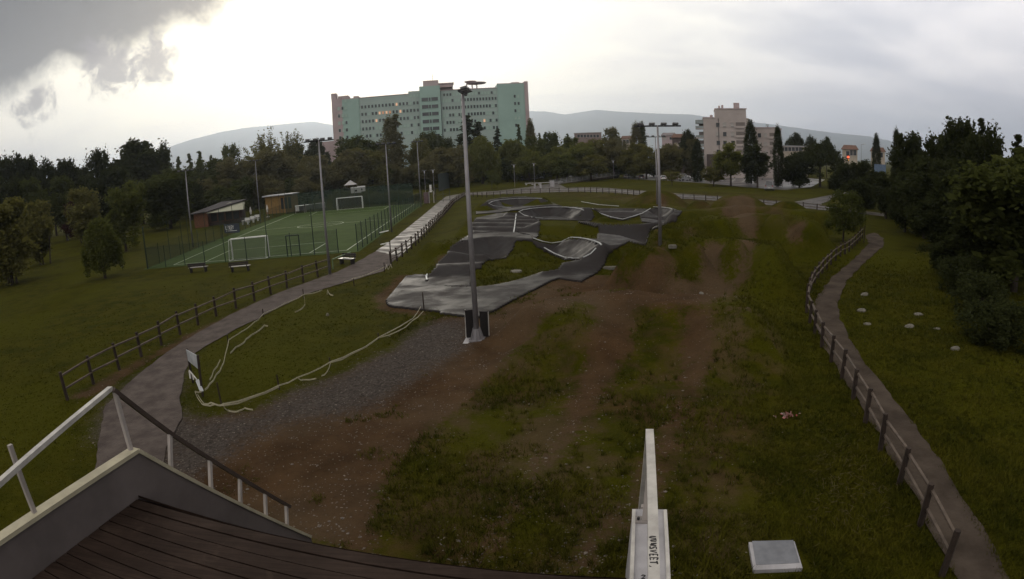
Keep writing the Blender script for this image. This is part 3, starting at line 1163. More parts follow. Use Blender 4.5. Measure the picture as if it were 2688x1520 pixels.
def rail_fence(name, label, pts, step, hgt, lean=.0, two=True, skip=(), pr=.075, yoff=0.0):
    ps = resample(pts, step)
    f = thing(name, label, 'fence', tuple(ps[0]))
    o0 = Vector(f.location)
    tops = []
    for i, p in enumerate(ps):
        z = hz(p.x, p.y) if p.y < 110 else -.02
        base = Vector((p.x, p.y, z - .1)) - o0
        top = Vector((p.x + random.uniform(-.05, .05), p.y + random.uniform(-.05, .05), z + hgt + random.uniform(-.05, .05))) - o0
        MB().tube(base, top, pr * 1.1, pr, 6).build('post', M_wood, f)
        tops.append((base, top))
    for i, ((b0, t0), (b1, t1)) in enumerate(zip(tops, tops[1:])):
        if i in skip:
            continue
        for k, fr in enumerate((.86, .48) if two else (.8,)):
            j0, j1 = random.uniform(-.04, .04), random.uniform(-.04, .04)
            s = Vector((.05, .0, 0))
            MB().tube(b0.lerp(t0, fr + j0) + s, b1.lerp(t1, fr + j1) + s, pr * .72, pr * .62, 5).build('rail', M_railw, f)
    return f


rail_fence('wooden_fence', 'rustic log rail fence beside the mown lawn, left edge of the curving path',
           [P(170, 1005), P(240, 962), P(290, 935), P(330, 912), P(382, 881), P(440, 848), P(520, 805), P(575, 782), P(620, 765), P(705, 730), P(785, 702), P(835, 682)], 1.85, 1.25)
rail_fence('wooden_fence', 'rustic log rail fence between the wet path and the pump track',
           [P(984, 668), P(1000, 655), P(1045, 618), P(1080, 583), P(1112, 548), P(1142, 512), P(1168, 494), P(1225, 497), P(1300, 488.5), P(1400, 485), P(1460, 483.5), P(1560, 489), P(1620, 494)], 2.1, 1.15)
rail_fence('wooden_fence', 'rustic log rail fence along the gravel path on the right',
           [P(2168, 600), P(2135, 632), P(2095, 660), P(2062, 692), P(2034, 735), P(2026, 780), P(2040, 825), P(2064, 868), P(2087, 905), P(2120, 958), P(2155, 1020), P(2185, 1080), P(2240, 1180), P(2300, 1290), P(2370, 1450)], 1.75, 1.05)
rail_fence('wooden_fence', 'far log rail fence beside the access path behind the dirt mounds',
           [P(1690, 500), P(1810, 507), P(1960, 520), P(2040, 527), P(2095, 533)], 2.4, 1.0)
# pair of taller stakes at the bend of the right-hand path
for k, (u, v, h) in enumerate(((2162, 606, 1.5), (2172, 612, 1.6))):
    p = onground(u, v)
    tag(MB().tube((p.x, p.y, p.z - .1), (p.x + .06, p.y, p.z + h), .05, .045).build('stake', M_wood), 'taller round wooden stake standing at the gravel path bend, %s of two' % ('left' if k == 0 else 'right'), 'stake', 'stakes at the gravel path bend')


# mesh fence round the pitch
M_net = net_mat('pitch netting', (.012, .030, .018), .22)
M_net2 = net_mat('dense green netting', (.010, .026, .016), .62)


def mesh_fence(name, label, pts, step, htall, hshort, net, nh):
    ps = resample(pts, step)
    f = thing(name, label, 'fence', (ps[0].x, ps[0].y, -.02))
    o0 = Vector((ps[0].x, ps[0].y, 0))
    for i, p in enumerate(ps):
        h = htall if i % 2 == 0 else hshort
        q = p - o0
        MB().tube((q.x, q.y, -.1), (q.x, q.y, h), .05, .04, 6).build('post', M_greenm, f)
    for i in range(0, len(ps) - 1):
        a, b = ps[i] - o0, ps[i + 1] - o0
        MB().add([(a.x, a.y, .02), (b.x, b.y, .02), (b.x, b.y, nh), (a.x, a.y, nh)], [(0, 1, 2, 3)]).build('net', net, f)
    return f


c0, c1, c2, c3 = PA + Vector((-2.6, -1.3, 0)), PB + Vector((1.3, -1.2, 0)), PC_ + Vector((1.6, 1.6, 0)), PD_ + Vector((-2.6, 1.6, 0))
mesh_fence('pitch_fence', 'green mesh fence across the near end of the football pitch', [c0, c1], 2.35, 4.4, 2.3, M_net, 2.2)
mesh_fence('pitch_fence', 'green mesh fence between the football pitch and the wet path', [c1 + Vector((.05, .2, 0)), c2], 2.4, 2.6, 2.6, M_net, 2.5)
mesh_fence('pitch_fence', 'green mesh fence along the far touchline by the kiosk', [c0 + Vector((-.05, .2, 0)), c3], 3.0, 4.4, 2.3, M_net, 2.2)
mesh_fence('pitch_fence', 'tall dark netting behind the far goal of the pitch', [c3 + Vector((.2, .2, 0)), c2 + Vector((-.2, .2, 0))], 3.0, 4.6, 4.4, M_net2, 4.2)
# dense windscreen at the corner beyond the pitch
ps = [P(1104, 480), P(1130, 474)]
mesh_fence('windscreen_fence', 'tall dark green screen fence panel standing at the path corner', [P(1104, 482), P(1131, 472)], 2.6, 5.2, 5.2, net_mat('green windscreen', (.010, .020, .018), .85), 5.0)
# gates by the path
g1 = thing('mesh_gate', 'dark steel barred gate standing open by the path corner', 'gate', tuple(P(1062, 512)))
b = MB()
for k in range(5):
    b.tube((k * 1.4, 0, 0), (k * 1.4, 1.5 * (k % 2), 3.0), .05)
for z in (.4, 1.5, 2.8):
    b.tube((0, 0, z), (5.6, .4, z), .04)
b.build('bars', M_dkmetal, g1)

# goals
def goal(label, pa, pb, h, depth):
    g = thing('football_goal', label, 'goal', tuple(pa))
    d = (pb - pa)
    n = Vector((-d.y, d.x, 0)).normalized() * depth
    z = Vector((0, 0, h))
    O = Vector((0, 0, 0))
    MB().tube(O, z, .07, .07, 8).build('post', M_white, g)
    MB().tube(d, d + z, .07, .07, 8).build('post', M_white, g)
    MB().tube(z, d + z, .07, .07, 8).build('crossbar', M_white, g)
    b = MB()
    for q in (O, d):
        b.tube(q, q + n, .035).tube(q + n, q + n * .55 + z, .025).tube(q + z, q + n * .55 + z, .025)
    b.tube(n, d + n, .03).tube(n * .55 + z, d + n * .55 + z, .025)
    b.build('back_frame', M_white, g)
    b = MB().add([n, d + n, d + n * .55 + z, n * .55 + z], [(0, 1, 2, 3)])
    b.build('net', net_mat('goal net', (.12, .12, .11), .12), g)
    return g


goal('white football goal at the near end of the pitch', pl(.37, 0), pl(.58, 0), 2.05, -1.0)
goal('white football goal at the far end of the pitch', pl(.37, 1), pl(.58, 1), 2.4, 1.2)
# wicket gate in the near fence
g = thing('wicket_gate', 'dark green wicket gate frame in the near pitch fence', 'gate', tuple(c0.lerp(c1, .70)))
d = (c1 - c0).normalized()
b = MB().tube((0, 0, 0), (0, 0, 2.0), .06).tube(d * 1.3, d * 1.3 + Vector((0, 0, 2.0)), .06).tube((0, 0, 2.0), d * 1.3 + Vector((0, 0, 2.0)), .06).tube((0, 0, 1), d * 1.3 + Vector((0, 0, 1)), .03)
b.build('frame', M_greenm, g)


# ------------------------------------------------------------------ light masts
M_flood = mat('floodlight casing', (.10, .10, .105), .45, .2, 3, metal=.3)


def mast(label, pu, top, arms, group='floodlight masts', base=None, r0=.105, flange=False, h=None, arm_w=2.6, rz=0.0, floods=4):
    p = base if base is not None else P(*pu)
    if h is None:
        r = px_ray(*top)
        d = math.hypot(p.x, p.y)
        h = CAMH + r.z / math.hypot(r.x, r.y) * d - p.z
    m = thing('light_mast', label, 'light mast', (p.x, p.y, p.z - .02), rz, group)
    MB().tube((0, 0, 0), (0, 0, h), r0, r0 * .5, 12).build('pole', M_galv, m, True)
    if flange:
        b = MB().box((0, 0, .03), (.62, .62, .05)).tube((0, 0, .05), (0, 0, .5), .21, .15, 10)
        for k in range(6):
            a = k * math.pi / 3
            b.beam((math.cos(a) * .28, math.sin(a) * .28, .06), (math.cos(a) * .14, math.sin(a) * .14, .55), .015, .06)
        b.build('base_flange', M_galv, m)
        MB().box((0.02, .1, -.06), (.95, .9, .12)).build('footing', M_conc, m)
    if arms:
        MB().box((0, 0, h - .05), (arm_w, .09, .09)).build('crossarm', M_dkmetal, m)
        for k in range(floods):
            x = (k + .5) / floods * arm_w - arm_w / 2
            q = MB().box((x, -.16, h + .07), (.34, .26, .09), mx=Matrix.Rotation(R(-12), 3, 'X')).build('floodlight', M_flood, m)
            MB().box((x, -.08, h + .02), (.05, .05, .16)).build('bracket', M_galv, q)
    return m


mm = mast('tall grey floodlight mast with bolted foot at the pump track apron', (1200, 854), (1162, 229), True, flange=True, r0=.125, arm_w=1.7, rz=R(84), floods=3)
mast('grey floodlight mast beside the dirt jumps, nearer of the close pair', (1660, 617), (1655, 314), True, base=onground(1660, 617), r0=.11, arm_w=2.8, rz=R(-8))
mast('thinner floodlight mast just behind its twin by the dirt jumps', (1653, 537), (1649, 343), True, r0=.11, arm_w=2.8, rz=R(-8))
mast('grey floodlight mast between the pitch fence and the log fence', (830, 690), (802, 352), True, arm_w=2.2, rz=R(20))
mast('floodlight mast at the far touchline left of the brown kiosk', (486, 622), (470, 428), True, arm_w=2.4, rz=R(25))
mast('floodlight mast behind the folded parasols of the kiosk', (655, 556), (643, 403), True, arm_w=2.6, rz=R(25))
mast('floodlight mast on the path side of the pitch', (985, 583), (968, 361), True, arm_w=2.6, rz=R(20))
mast('floodlight mast at the far path corner of the pitch', (1059, 520), (1044, 356), True, arm_w=2.4, rz=R(20))
mast('distant light mast left of the tall brown conifer', (956, 466), (950, 371), True, arm_w=2.4, floods=2)
mast('distant light mast in front of the tall brown conifer', (1003, 466), (997, 366), False)
mast('slim grey pole among trees behind the footbridge', (1568, 446), (1563, 352), False)
# black crash pad and board behind the main mast
p = P(1200, 854)
o = thing('crash_pad', 'black foam crash pad wrapped behind the foot of the main mast', 'crash pad', (p.x, p.y, 0))
MB().box((-.27, .42, .62), (.42, .16, 1.22), rz=.25).build('pad', M_black, o)
MB().box((.33, .40, .58), (.34, .16, 1.12), rz=-.3).build('pad', M_black, o)
MB().beam((-.5, .36, .02), (-.46, .40, 1.24), .03, .03).build('strap', M_wpaint, o)
MB().beam((.5, .34, .05), (.52, .38, 1.1), .03, .04).build('strap', M_wpaint, o)


def path_lamp(label, u, v, top, dist=None):
    p = P(u, v) if dist is None else PD(u, v, dist)
    p.z = 0
    r = px_ray(*top)
    d = math.hypot(p.x, p.y)
    h = min(6.5, max(3.2, CAMH + r.z / math.hypot(r.x, r.y) * d))
    m = thing('path_lamp', label, 'lamp post', tuple(p), 0, 'path lamps')
    MB().tube((0, 0, 0), (0, 0, h - .3), .07, .05, 8).build('pole', M_galv, m)
    MB().tube((0, 0, h - .9), (0, 0, h - .25), .12, .16, 8).build('lantern', M_white, m)
    MB().tube((0, 0, h - .2), (0, 0, h - .1), .62, .5, 12).build('shade', M_galv, m)
    return m


path_lamp('mushroom path lamp behind the dark green screen fence', 1093, 500, (1091, 404), 150)
path_lamp('mushroom path lamp left of the screen fence near the masts', 1070, 480, (1067, 428), 165)
path_lamp('mushroom path lamp on the lawn below the parked cars', 1294, 455, (1296, 388), 165)
path_lamp('mushroom path lamp right of the lawn bench', 1344, 452, (1346, 378), 180)
path_lamp('mushroom path lamp in the trees near the footbridge end', 1543, 440, (1545, 378), 200)
path_lamp('mushroom lamp glowing pale over the tree behind the kiosk', 590, 480, (588, 455), 170)


# ------------------------------------------------------------------ benches, signs, stakes and tape
def bench(label, u, v, rz, L=1.9, m=M_wood):
    p = P(u, v)
    b = thing('bench', label, 'bench', tuple(p), rz, 'park benches')
    dk = mat('dark bench wood', (.020, .016, .014), .7, .3, 4)
    for y in (-.18, 0, .18):
        MB().box((0, y, .45), (L, .15, .04)).build('seat_slat', mat('pale bench slat', (.16, .15, .14), .3, .2, 3), b)  # seat slats paler and smoother than the back and legs
    for z in (.62, .78):
        MB().box((0, -.30, z), (L, .035, .13)).build('back_slat', dk, b)
    for x in (-L * .4, L * .4):
        MB().box((x, -.02, .22), (.08, .42, .44)).box((x, -.30, .6), (.07, .05, .55)).build('leg', dk, b)
    return b


bench('dark wooden bench on the lawn below the pitch, left of two', 500, 684, R(4))
bench('dark wooden bench on the lawn below the pitch, right of two', 605, 682, R(4))
bench('wooden bench beside the path at the corner of the pitch', 873, 664, R(150), 1.6)
# low green barrier by that bench
b = thing('low_barrier', 'low green tube barrier beside the bench at the pitch corner', 'barrier', tuple(P(838, 676)))
e = P(883, 656) - P(838, 676)
MB().tube((0, 0, 0), (0, 0, .75), .04).tube(e, e + Vector((0, 0, .75)), .04).tube((0, 0, .75), e + Vector((0, 0, .75)), .04).build('tube', mat('pale green tube', (.10, .16, .08), .6), b)

# empty sign frame on a post at the fence end
p = P(978, 660)
s_ = thing('sign_frame', 'empty white sign frame on a dark post by the path', 'sign', (p.x, p.y, 0), R(20))
MB().tube((.2, 0, 0), (.2, 0, 1.75), .045).build('post', M_wood, s_)
b = MB()
for a, c in (((-.55, 0, 1.5), (.2, 0, 1.6)), ((.2, 0, 1.6), (.2, 0, 2.55)), ((.2, 0, 2.55), (-.55, 0, 2.45)), ((-.55, 0, 2.45), (-.55, 0, 1.5))):
    b.beam(a, c, .05, .07)
b.build('frame', M_white, s_)
# information board, leaning, by the junction
TL, TR, BRc, BLc = P(470, 878, 1.62), P(497, 893, 1.62), P(501, 927, 1.10), P(475, 906, 1.10)
s_ = thing('information_board', 'leaning white information board on two posts at the path junction', 'sign', (BLc.x, BLc.y, 0))
o0 = Vector((BLc.x, BLc.y, 0))
M_board = mat('sun-bleached board', (.30, .31, .32), .6, .2, 3)
for tp, bt in ((TL, BLc), (TR, BRc)):
    dn = (bt - tp) * (bt.z / (tp.z - bt.z))
    MB().beam(tp - o0, bt + dn - o0, .07, .07, up=(1, 0, 0)).build('post', M_wood, s_)
n = (TR - TL).cross(BLc - TL).normalized() * .02
n = n if n.y < 0 else -n
qs = [TL, TR, BRc, BLc]
MB().add([q - o0 + n * 2.2 for q in qs] + [q - o0 + n * 1.0 for q in qs], [(0, 1, 2, 3), (7, 6, 5, 4), (0, 4, 5, 1), (1, 5, 6, 2), (2, 6, 7, 3), (3, 7, 4, 0)]).build('board', M_board, s_)
q0, q1 = P(476, 932, .72) - o0, P(496, 956, .55) - o0
MB().beam(q0, q1, .03, .06).build('loose_strip', M_wpaint, s_)
MB().beam(q0, P(479, 952, .45) - o0, .03, .06, up=(1, 0, 0)).build('loose_strip', M_wpaint, s_)
MB().beam(q0.lerp(q1, .4), P(487, 955, .45) - o0, .03, .05, up=(1, 0, 0)).build('loose_strip', M_wpaint, s_)
MB().beam(q1, P(508, 985, .3) - o0, .03, .14, up=(1, 0, 0)).build('loose_panel', M_board, s_)


def cz(pts):
    """points read in the enlarged island view, with a height each"""
    return [P((400 + a / 2.861) / 1.04388, (700 + b_ / 2.861) / 1.04388, z) for a, b_, z in pts]


def stake(label, u, v, h, lean=0.0):
    p = P((400 + u / 2.861) / 1.04388, (700 + v / 2.861) / 1.04388)
    return tag(MB().tube((p.x, p.y, -.1), (p.x + lean, p.y, h), .035, .03).build('stake', M_wood), label, 'stake', 'stakes holding the barrier tape')


stake('thin dark stake at the corner of the asphalt apron', 2040, 325, .95)
stake('short dark stake halfway along the lower tape line', 953, 920, .55)
stake('dark stake nearest the leaning information board', 520, 1040, .85)
stake('stake at the kink of the lower tape line', 1338, 745, .35)
stake('stake where tape crosses on the gravel edge', 1700, 545, .3)
stake('stake on the path edge where the upper tape turns', 835, 375, .45)
stake('stake with dangling tape on the path edge', 1138, 240, .6)
stake('stake at the upper tape bend near the board', 572, 580, .45)
stake('stake on the path edge nearest the empty sign frame', 1515, 145, .5)
stake('stake where the tape meets the log fence end', 1745, 40, .7)
TAPES = [
    ('pale barrier tape stretched along the lower edge of the grass island', [[(2015, 300, .6), (1960, 385, .4), (1700, 530, .28), (1520, 640, .25), (1340, 712, .33), (1090, 832, .35), (950, 895, .45), (740, 975, .5), (540, 1030, .55)],
      [(2035, 335, .4), (1950, 410, .25), (1850, 480, .2), (1700, 535, .22), (1500, 655, .18), (1345, 718, .3)], [(1340, 715, .3), (1310, 790, .08), (1270, 820, .05)], [(1095, 835, .3), (1130, 848, .05), (1230, 840, .05)], [(950, 900, .4), (740, 985, .42), (540, 1042, .45)]], .07),
    ('pale barrier tape loosely wound round the foot of the information board', [[(540, 1030, .5), (470, 1035, .4), (390, 1040, .35), (350, 1000, .35), (320, 940, .5), (370, 935, .45)], [(540, 1042, .45), (440, 1020, .45), (390, 1030, .3), (340, 960, .4)], [(525, 1030, .5), (560, 1075, .05), (610, 1090, .03), (650, 1085, .03), (695, 1062, .03), (755, 1075, .03)]], .08),
    ('pale barrier tape rising from the board to the path edge stake', [[(395, 922, .75), (430, 880, .7), (480, 810, .62), (525, 745, .55), (550, 650, .5), (573, 553, .45)], [(430, 850, .45), (460, 780, .45), (510, 700, .42)]], .10),
    ('pale barrier tape along the path edge of the grass island', [[(573, 550, .45), (770, 415, .4), (835, 352, .42), (1000, 272, .4), (1137, 210, .5), (1275, 176, .42)]], .07),
    ('torn pale tape lying on the grass island', [[(585, 650, .03), (625, 605, .03), (680, 575, .05), (705, 545, .05), (740, 515, .03), (800, 480, .03), (842, 440, .05), (868, 445, .03)]], .12),
    ('short tape tail dangling from a stake onto the grass', [[(1138, 212, .5), (1147, 285, .1), (1110, 325, .03), (1070, 340, .03)]], .10),
    ('pale tape strand leading to the end of the log fence', [[(1440, 112, .4), (1510, 88, .42), (1630, 50, .5), (1742, 2, .6)]], .07),
    ('scrap of pale tape standing on the path verge', [[(1312, 210, .02), (1315, 175, .28), (1335, 210, .05), (1358, 216, .02)]], .12),
    ('pale tape knotted on the end of the log fence', [[(1748, 20, .5), (1760, -15, .5), (1770, 20, .3), (1790, -20, .6), (1800, 10, .3)]], .08),
]
for lab, strands, w in TAPES:
    b = MB()
    for st in strands:
        pts = cz(st)
        # gentle sag and flutter between the ties
        fine = []
        for a, c in zip(pts, pts[1:]):
            n_ = max(2, int((c - a).length / .5))
            for k in range(n_):
                t = k / n_
                q = a.lerp(c, t)
                q.z = max(.02, q.z - .05 * math.sin(math.pi * t) + random.uniform(-.015, .015))
                fine.append(q)
        fine.append(pts[-1])
        b.ribbon(fine, w * .65, .010)
    tag(b.build('barrier_tape', M_tape), lab, 'tape', 'barrier tapes')
# ball-like pale stone on the island
p = P(824, 793)
MBs = MB().tube((p.x, p.y, 0), (p.x, p.y, .12), .10, .05, 8)
tag(MBs.build('stone', M_stone), 'small pale stone alone on the grass island', 'stone')


# ------------------------------------------------------------------ buildings
class Facade:
    """a vertical facade plane: local x along the wall, y into the building, z up"""
    def __init__(s, u, dist, yaw=0.0):
        q = PD(u, 400, dist)
        az = math.atan2(q.x, q.y)
        s.O = Vector((q.x, q.y, 0))
        s.rz = -az + yaw
        s.T = Vector((math.cos(s.rz), math.sin(s.rz), 0))
        s.N = Vector((-math.sin(s.rz), math.cos(s.rz), 0))
    def xz(s, u, v, y=0.0):
        r = px_ray(u, v)
        o = Vector((0, 0, CAMH))
        t = ((s.O + s.N * y) - o).dot(s.N) / r.dot(s.N)
        q = o + r * t
        return (q - s.O).dot(s.T), q.z
    def thing(s, name, label, cat, group=None):
        s.t = thing(name, label, cat, (s.O.x, s.O.y, 0), s.rz, group)
        return s.t
    def block(s, x0, x1, z0, z1, y0, y1, name, m, parent=None):
        return MB().box(((x0 + x1) / 2, (y0 + y1) / 2, (z0 + z1) / 2), (x1 - x0, y1 - y0, z1 - z0)).build(name, m, parent or s.t)


M_pane = mat('dark window glass', (.020, .024, .028), .18, .2, .2, spec=.6)
M_blind = mat('lowered roller blind', (.20, .21, .20), .7, .15, .5)
M_lit = mat('lit window', (.4, .2, .1), .5, .1, 1, emit=((1.0, .62, .40), .40))
M_lit2 = mat('warm lit window', (.4, .2, .1), .5, .1, 1, emit=((1.0, .50, .32), .20))
_WIN = {}


def window_mesh(w, h, m, fr):
    key = (round(w, 2), round(h, 2), m.name, fr.name)
    if key in _WIN:
        return _WIN[key]
    me = bpy.data.meshes.new('window')
    b = MB()
    b.add([(-w / 2, -.02, -h / 2), (w / 2, -.02, -h / 2), (w / 2, -.02, h / 2), (-w / 2, -.02, h / 2)], [(0, 1, 2, 3)])
    n0 = len(b.f)
    t = .09
    for c, sz in (((0, -.05, h / 2 + t / 2), (w + 2 * t, .12, t)), ((0, -.07, -h / 2 - t / 2), (w + 3 * t, .18, t)), ((-w / 2 - t / 2, -.05, 0), (t, .12, h)), ((w / 2 + t / 2, -.05, 0), (t, .12, h))):
        b.box(c, sz)
    me.from_pydata(b.v, [], b.f)
    me.materials.append(m)
    me.materials.append(fr)
    for i, p in enumerate(me.polygons):
        p.material_index = 0 if i < n0 else 1
    _WIN[key] = me
    return me


def window(parent, x, z, w, h, m, fr, y=0.0):
    o = bpy.data.objects.new('window', window_mesh(w, h, m, fr))
    C.objects.link(o)
    o.parent = parent
    o.location = (x, y, z)
    return o


# --- hospital: long eight-storey slab in pale green
M_hgreen = mat('pale green render', (.265, .375, .335), .75, .10, .08)
M_hgrey = mat('grey green render', (.30, .37, .345), .75, .10, .08)
M_hpink = mat('pinkish concrete', (.36, .29, .29), .8, .15, .15)
M_hframe = mat('green window surround', (.26, .38, .33), .7, .1, 1)
fc = Facade(1085, 281, R(-.3))
H = fc.thing('hospital', 'long pale green eight-storey hospital block with rows of small windows', 'building')
X = lambda u, v=300: fc.xz(u, v)[0]
xl, xr = X(836), X(1331)
xcl, xcr = X(1058), X(1110)
RZ = 43.3
fc.block(xl, X(862), 0, RZ + .2, 0, 15, 'wall', M_hpink)
fc.block(X(862), X(905), 0, RZ - .5, .05, 15, 'wall', M_hgreen)
fc.block(X(905), X(1030), 0, RZ - .6, .3, 15, 'wall', M_hgrey)
fc.block(X(1030), xcl, 0, RZ + .8, .3, 15, 'wall', M_hgrey)
fc.block(xcl, xcr, 0, RZ + 2.6, -1.4, 15, 'wall', M_hgreen)
fc.block(xcr, X(1254), 0, RZ + .1, .3, 15, 'wall', M_hgrey)
fc.block(X(1254), X(1322), 0, RZ + 2.0, -.2, 15, 'wall', M_hgreen)
fc.block(X(1322), xr, 0, RZ + 2.9, -.9, 15, 'wall', M_hpink)
fc.block(xl - .2, X(848), RZ + .2, RZ + 3.0, .4, 5, 'roof_tower', M_hpink)
fc.block(X(851), X(877), RZ - .5, RZ + 1.6, 2, 9, 'roof_hut', M_hpink)
fc.block(X(890), X(903), RZ - .5, RZ + .9, 2, 9, 'roof_hut', M_hpink)
fc.block(X(1068), X(1107), RZ + 2.6, RZ + 5.6, 1, 10, 'roof_tower', M_hpink)
fc.block(X(1107), X(1143), RZ + .1, RZ + 3.6, 2, 10, 'roof_hut', M_hpink)
fc.block(X(1105), X(1146), RZ + 3.6, RZ + 4.1, 1.6, 10.4, 'roof_slab', M_hpink)
fc.block(X(1085), X(1143), RZ + 1.6, RZ + 2.0, -.8, 2, 'canopy', M_hpink)
fc.block(X(1292), X(1312), RZ + 2.0, RZ + 3.0, 2, 9, 'roof_hut', M_hpink)
fc.block(X(1148), X(1215), RZ + .1, RZ + .8, 3, 12, 'parapet', M_hpink)
for (u0, u1, dz) in ((836, 905, -.5), (905, 1030, -.6), (1110, 1254, .1), (1254, 1331, 2.0)):
    fc.block(X(u0), X(u1), RZ + dz, RZ + dz + .35, .1, 1.0, 'parapet', M_hpink)
# helipad on stilts
hp = MB().tube((X(1205), 7, RZ + 3.6), (X(1205), 7, RZ + 4.0), 4.6, 5.0, 16).tube((X(1190), 7, RZ + 4.4), (X(1190), 7, RZ + 4.9), 2.6, 3.0, 12).build('helipad', M_hpink, H)
for u in (1180, 1194, 1206):
    MB().tube((X(u), 7, RZ), (X(u), 7, RZ + 3.7), .3).build('helipad_leg', M_hpink, H)
b = MB().tube((X(1093), 4, RZ + 5.6), (X(1093), 4, RZ + 9), .08).build('antenna', M_dkmetal, H)
rows = [24.4 + 3.55 * k for k in range(6)]
lit = {(3, 6), (4, 11), (3, 12), (3, 8), (2, 5)}


def hwin(x, z, w, h, kind, y):
    m = {0: M_pane, 1: M_hgblind, 2: M_lit, 3: M_lit2}[kind]
    window(H, x, z, w, h, m, M_hframe, y)


M_hgblind = mat('pale green shutter', (.33, .43, .38), .7, .1, .6)
rw = random.Random(3)
for r_, z in enumerate(rows):
    for u in (853, 862.5, 871):
        if r_ == 5 and u < 870:
            continue
        hwin(X(u), z, .95, 1.45, 0 if rw.random() < .5 else 1, 0)
    if r_ < 5:
        n = 17
        x0, x1 = X(903), X(1052)
        for c in range(n + 1):
            k = 0 if rw.random() < (.86 if r_ in (3, 4) else .6) else 1
            if (r_, c) in lit:
                k = 2
            elif r_ == 3 and 6 <= c <= 9:
                k = 3
            hwin(x0 + (x1 - x0) * c / n, z - .3, .95, 1.45, k, .3)
        n = 17
        x0, x1 = X(1117), X(1249)
        for c in range(n + 1):
            k = 0 if rw.random() < (.86 if r_ in (3, 4) else .6) else 1
            if (r_, c) == (1, 13):
                k = 2
            hwin(x0 + (x1 - x0) * c / n, z - .2, .95, 1.45, k, .3)
        for u in (1297, 1306):
            hwin(X(u), z + .4, .95, 1.45, 0 if rw.random() < .5 else 1, -.2)
    if r_ < 6:
        zc = 22.0 + 3.55 * r_
        for u, w in ((1071, 3.1), (1083, .9), (1095.5, 3.1)):
            hwin(X(u), zc - .4 + .1, w, 1.7, 0, -1.4)
for z in rows[2:]:
    for u in (1036, 1045, 1053):
        hwin(X(u), 42.0, .9, 1.3, 1, .3)
    break
for u in range(1120, 1250, 8):
    hwin(X(u), 41.3, .9, 1.3, 1 if rw.random() < .8 else 0, .3)
fc.block(xcr - .1, xcr + .3, 0, RZ, -.2, .2, 'downpipe', M_dkmetal)
fc.block(X(760), xl - .2, 0, 24, 12, 30, 'annexe_wall', M_hpink)

# --- apartment block on the right
M_abeige = mat('beige grey render', (.35, .305, .285), .8, .10, .2)
M_aframe = mat('pale window surround', (.36, .32, .30), .7, .1, 1)
M_shutter = mat('grey beige shutter', (.33, .31, .29), .7, .1, 1)
M_arec = mat('balcony recess', (.14, .12, .11), .8, .1, 1)
ab = Facade(1830, 205, R(3))
A = ab.thing('apartment_block', 'beige six-storey apartment block with stepped roof and corner balconies', 'building')
AXX = lambda u, v=320: ab.xz(u, v)
z_sh, z_top = AXX(1770, 297)[1], AXX(1800, 274)[1]
xA0, xA1, xA2, xA3 = AXX(1769)[0], AXX(1800)[0], AXX(1883)[0], AXX(1749)[0]
ab.block(xA0, xA2, 0, z_sh, 0, 14, 'wall', M_abeige)
ab.block(xA1, xA2 - .8, z_sh, z_top, 0, 12, 'wall', M_abeige)
ab.block(xA1 - .2, xA2 - .5, z_top, z_top + .25, -.2, 12.2, 'roof_slab', M_hpink)
ab.block(xA0 - .2, xA1 - .2, z_sh, z_sh + .3, -.2, 14.2, 'roof_slab', M_hpink)
for u, du, hh in ((1811, 2.5, 1.3), (1819, 3.0, 1.5), (1855, 8, 2.3), (1790, 4, 1.2)):
    x = AXX(u)[0]
    ab.block(x - du / 8, x + du / 8, (z_top if u > 1800 else z_sh) + .2, (z_top if u > 1800 else z_sh) + hh, 2, 3, 'chimney', M_hpink)
zf = [18.3, 15.1, 12.1, 9.0]
for k, z in enumerate(zf):
    for u in (1805, 1822, 1842):
        o = window(A, AXX(u)[0], z, 1.2, 1.5, M_shutter if rw.random() < .7 else M_pane, M_aframe, -.02)
        ab.block(AXX(u)[0] - .55, AXX(u)[0] + .55, z - .78, z - .6, -.06, -.035, 'shutter_gap', M_pane)
    x = AXX(1862)[0]
    ab.block(x - 1.6, x + 1.6, z - .9, z + .9, -.04, .2, 'loggia', M_arec)
    ab.block(x - 1.7, x + 1.7, z - 1.15, z - .35, -.5, -.06, 'balcony_front', M_abeige)
    # corner balconies
    ab.block(xA3, xA0, z - 1.4, z - 1.15, .2, 4, 'balcony_slab', M_abeige)
    ab.block(xA3, xA3 + .15, z - 1.15, z - .3, .2, 4, 'balcony_front', M_abeige)
    ab.block(xA3, xA0, z - 1.15, z - .35, .2, .35, 'balcony_front', mat('balcony rail', (.22, .25, .25), .5))
    ab.block(xA0 - 1.6, xA0 - .02, z - 1.1, z + .9, 1.5, 4, 'balcony_door', M_arec)
ab.block(xA3, xA0, z_sh - 1.9, z_sh - .6, .1, 4, 'balcony_roof', mat('balcony rail', (.2, .2, .2)))
x = AXX(1822)[0]
ab.block(x - 2.2, x - 2.0, 4, z_sh, -.12, -.02, 'downpipe', M_dkmetal)
ab.block(AXX(1775)[0], AXX(1817)[0], 1.5, 8.2, -2.5, -.05, 'porch', mat('dark brick porch', (.06, .045, .042), .8))
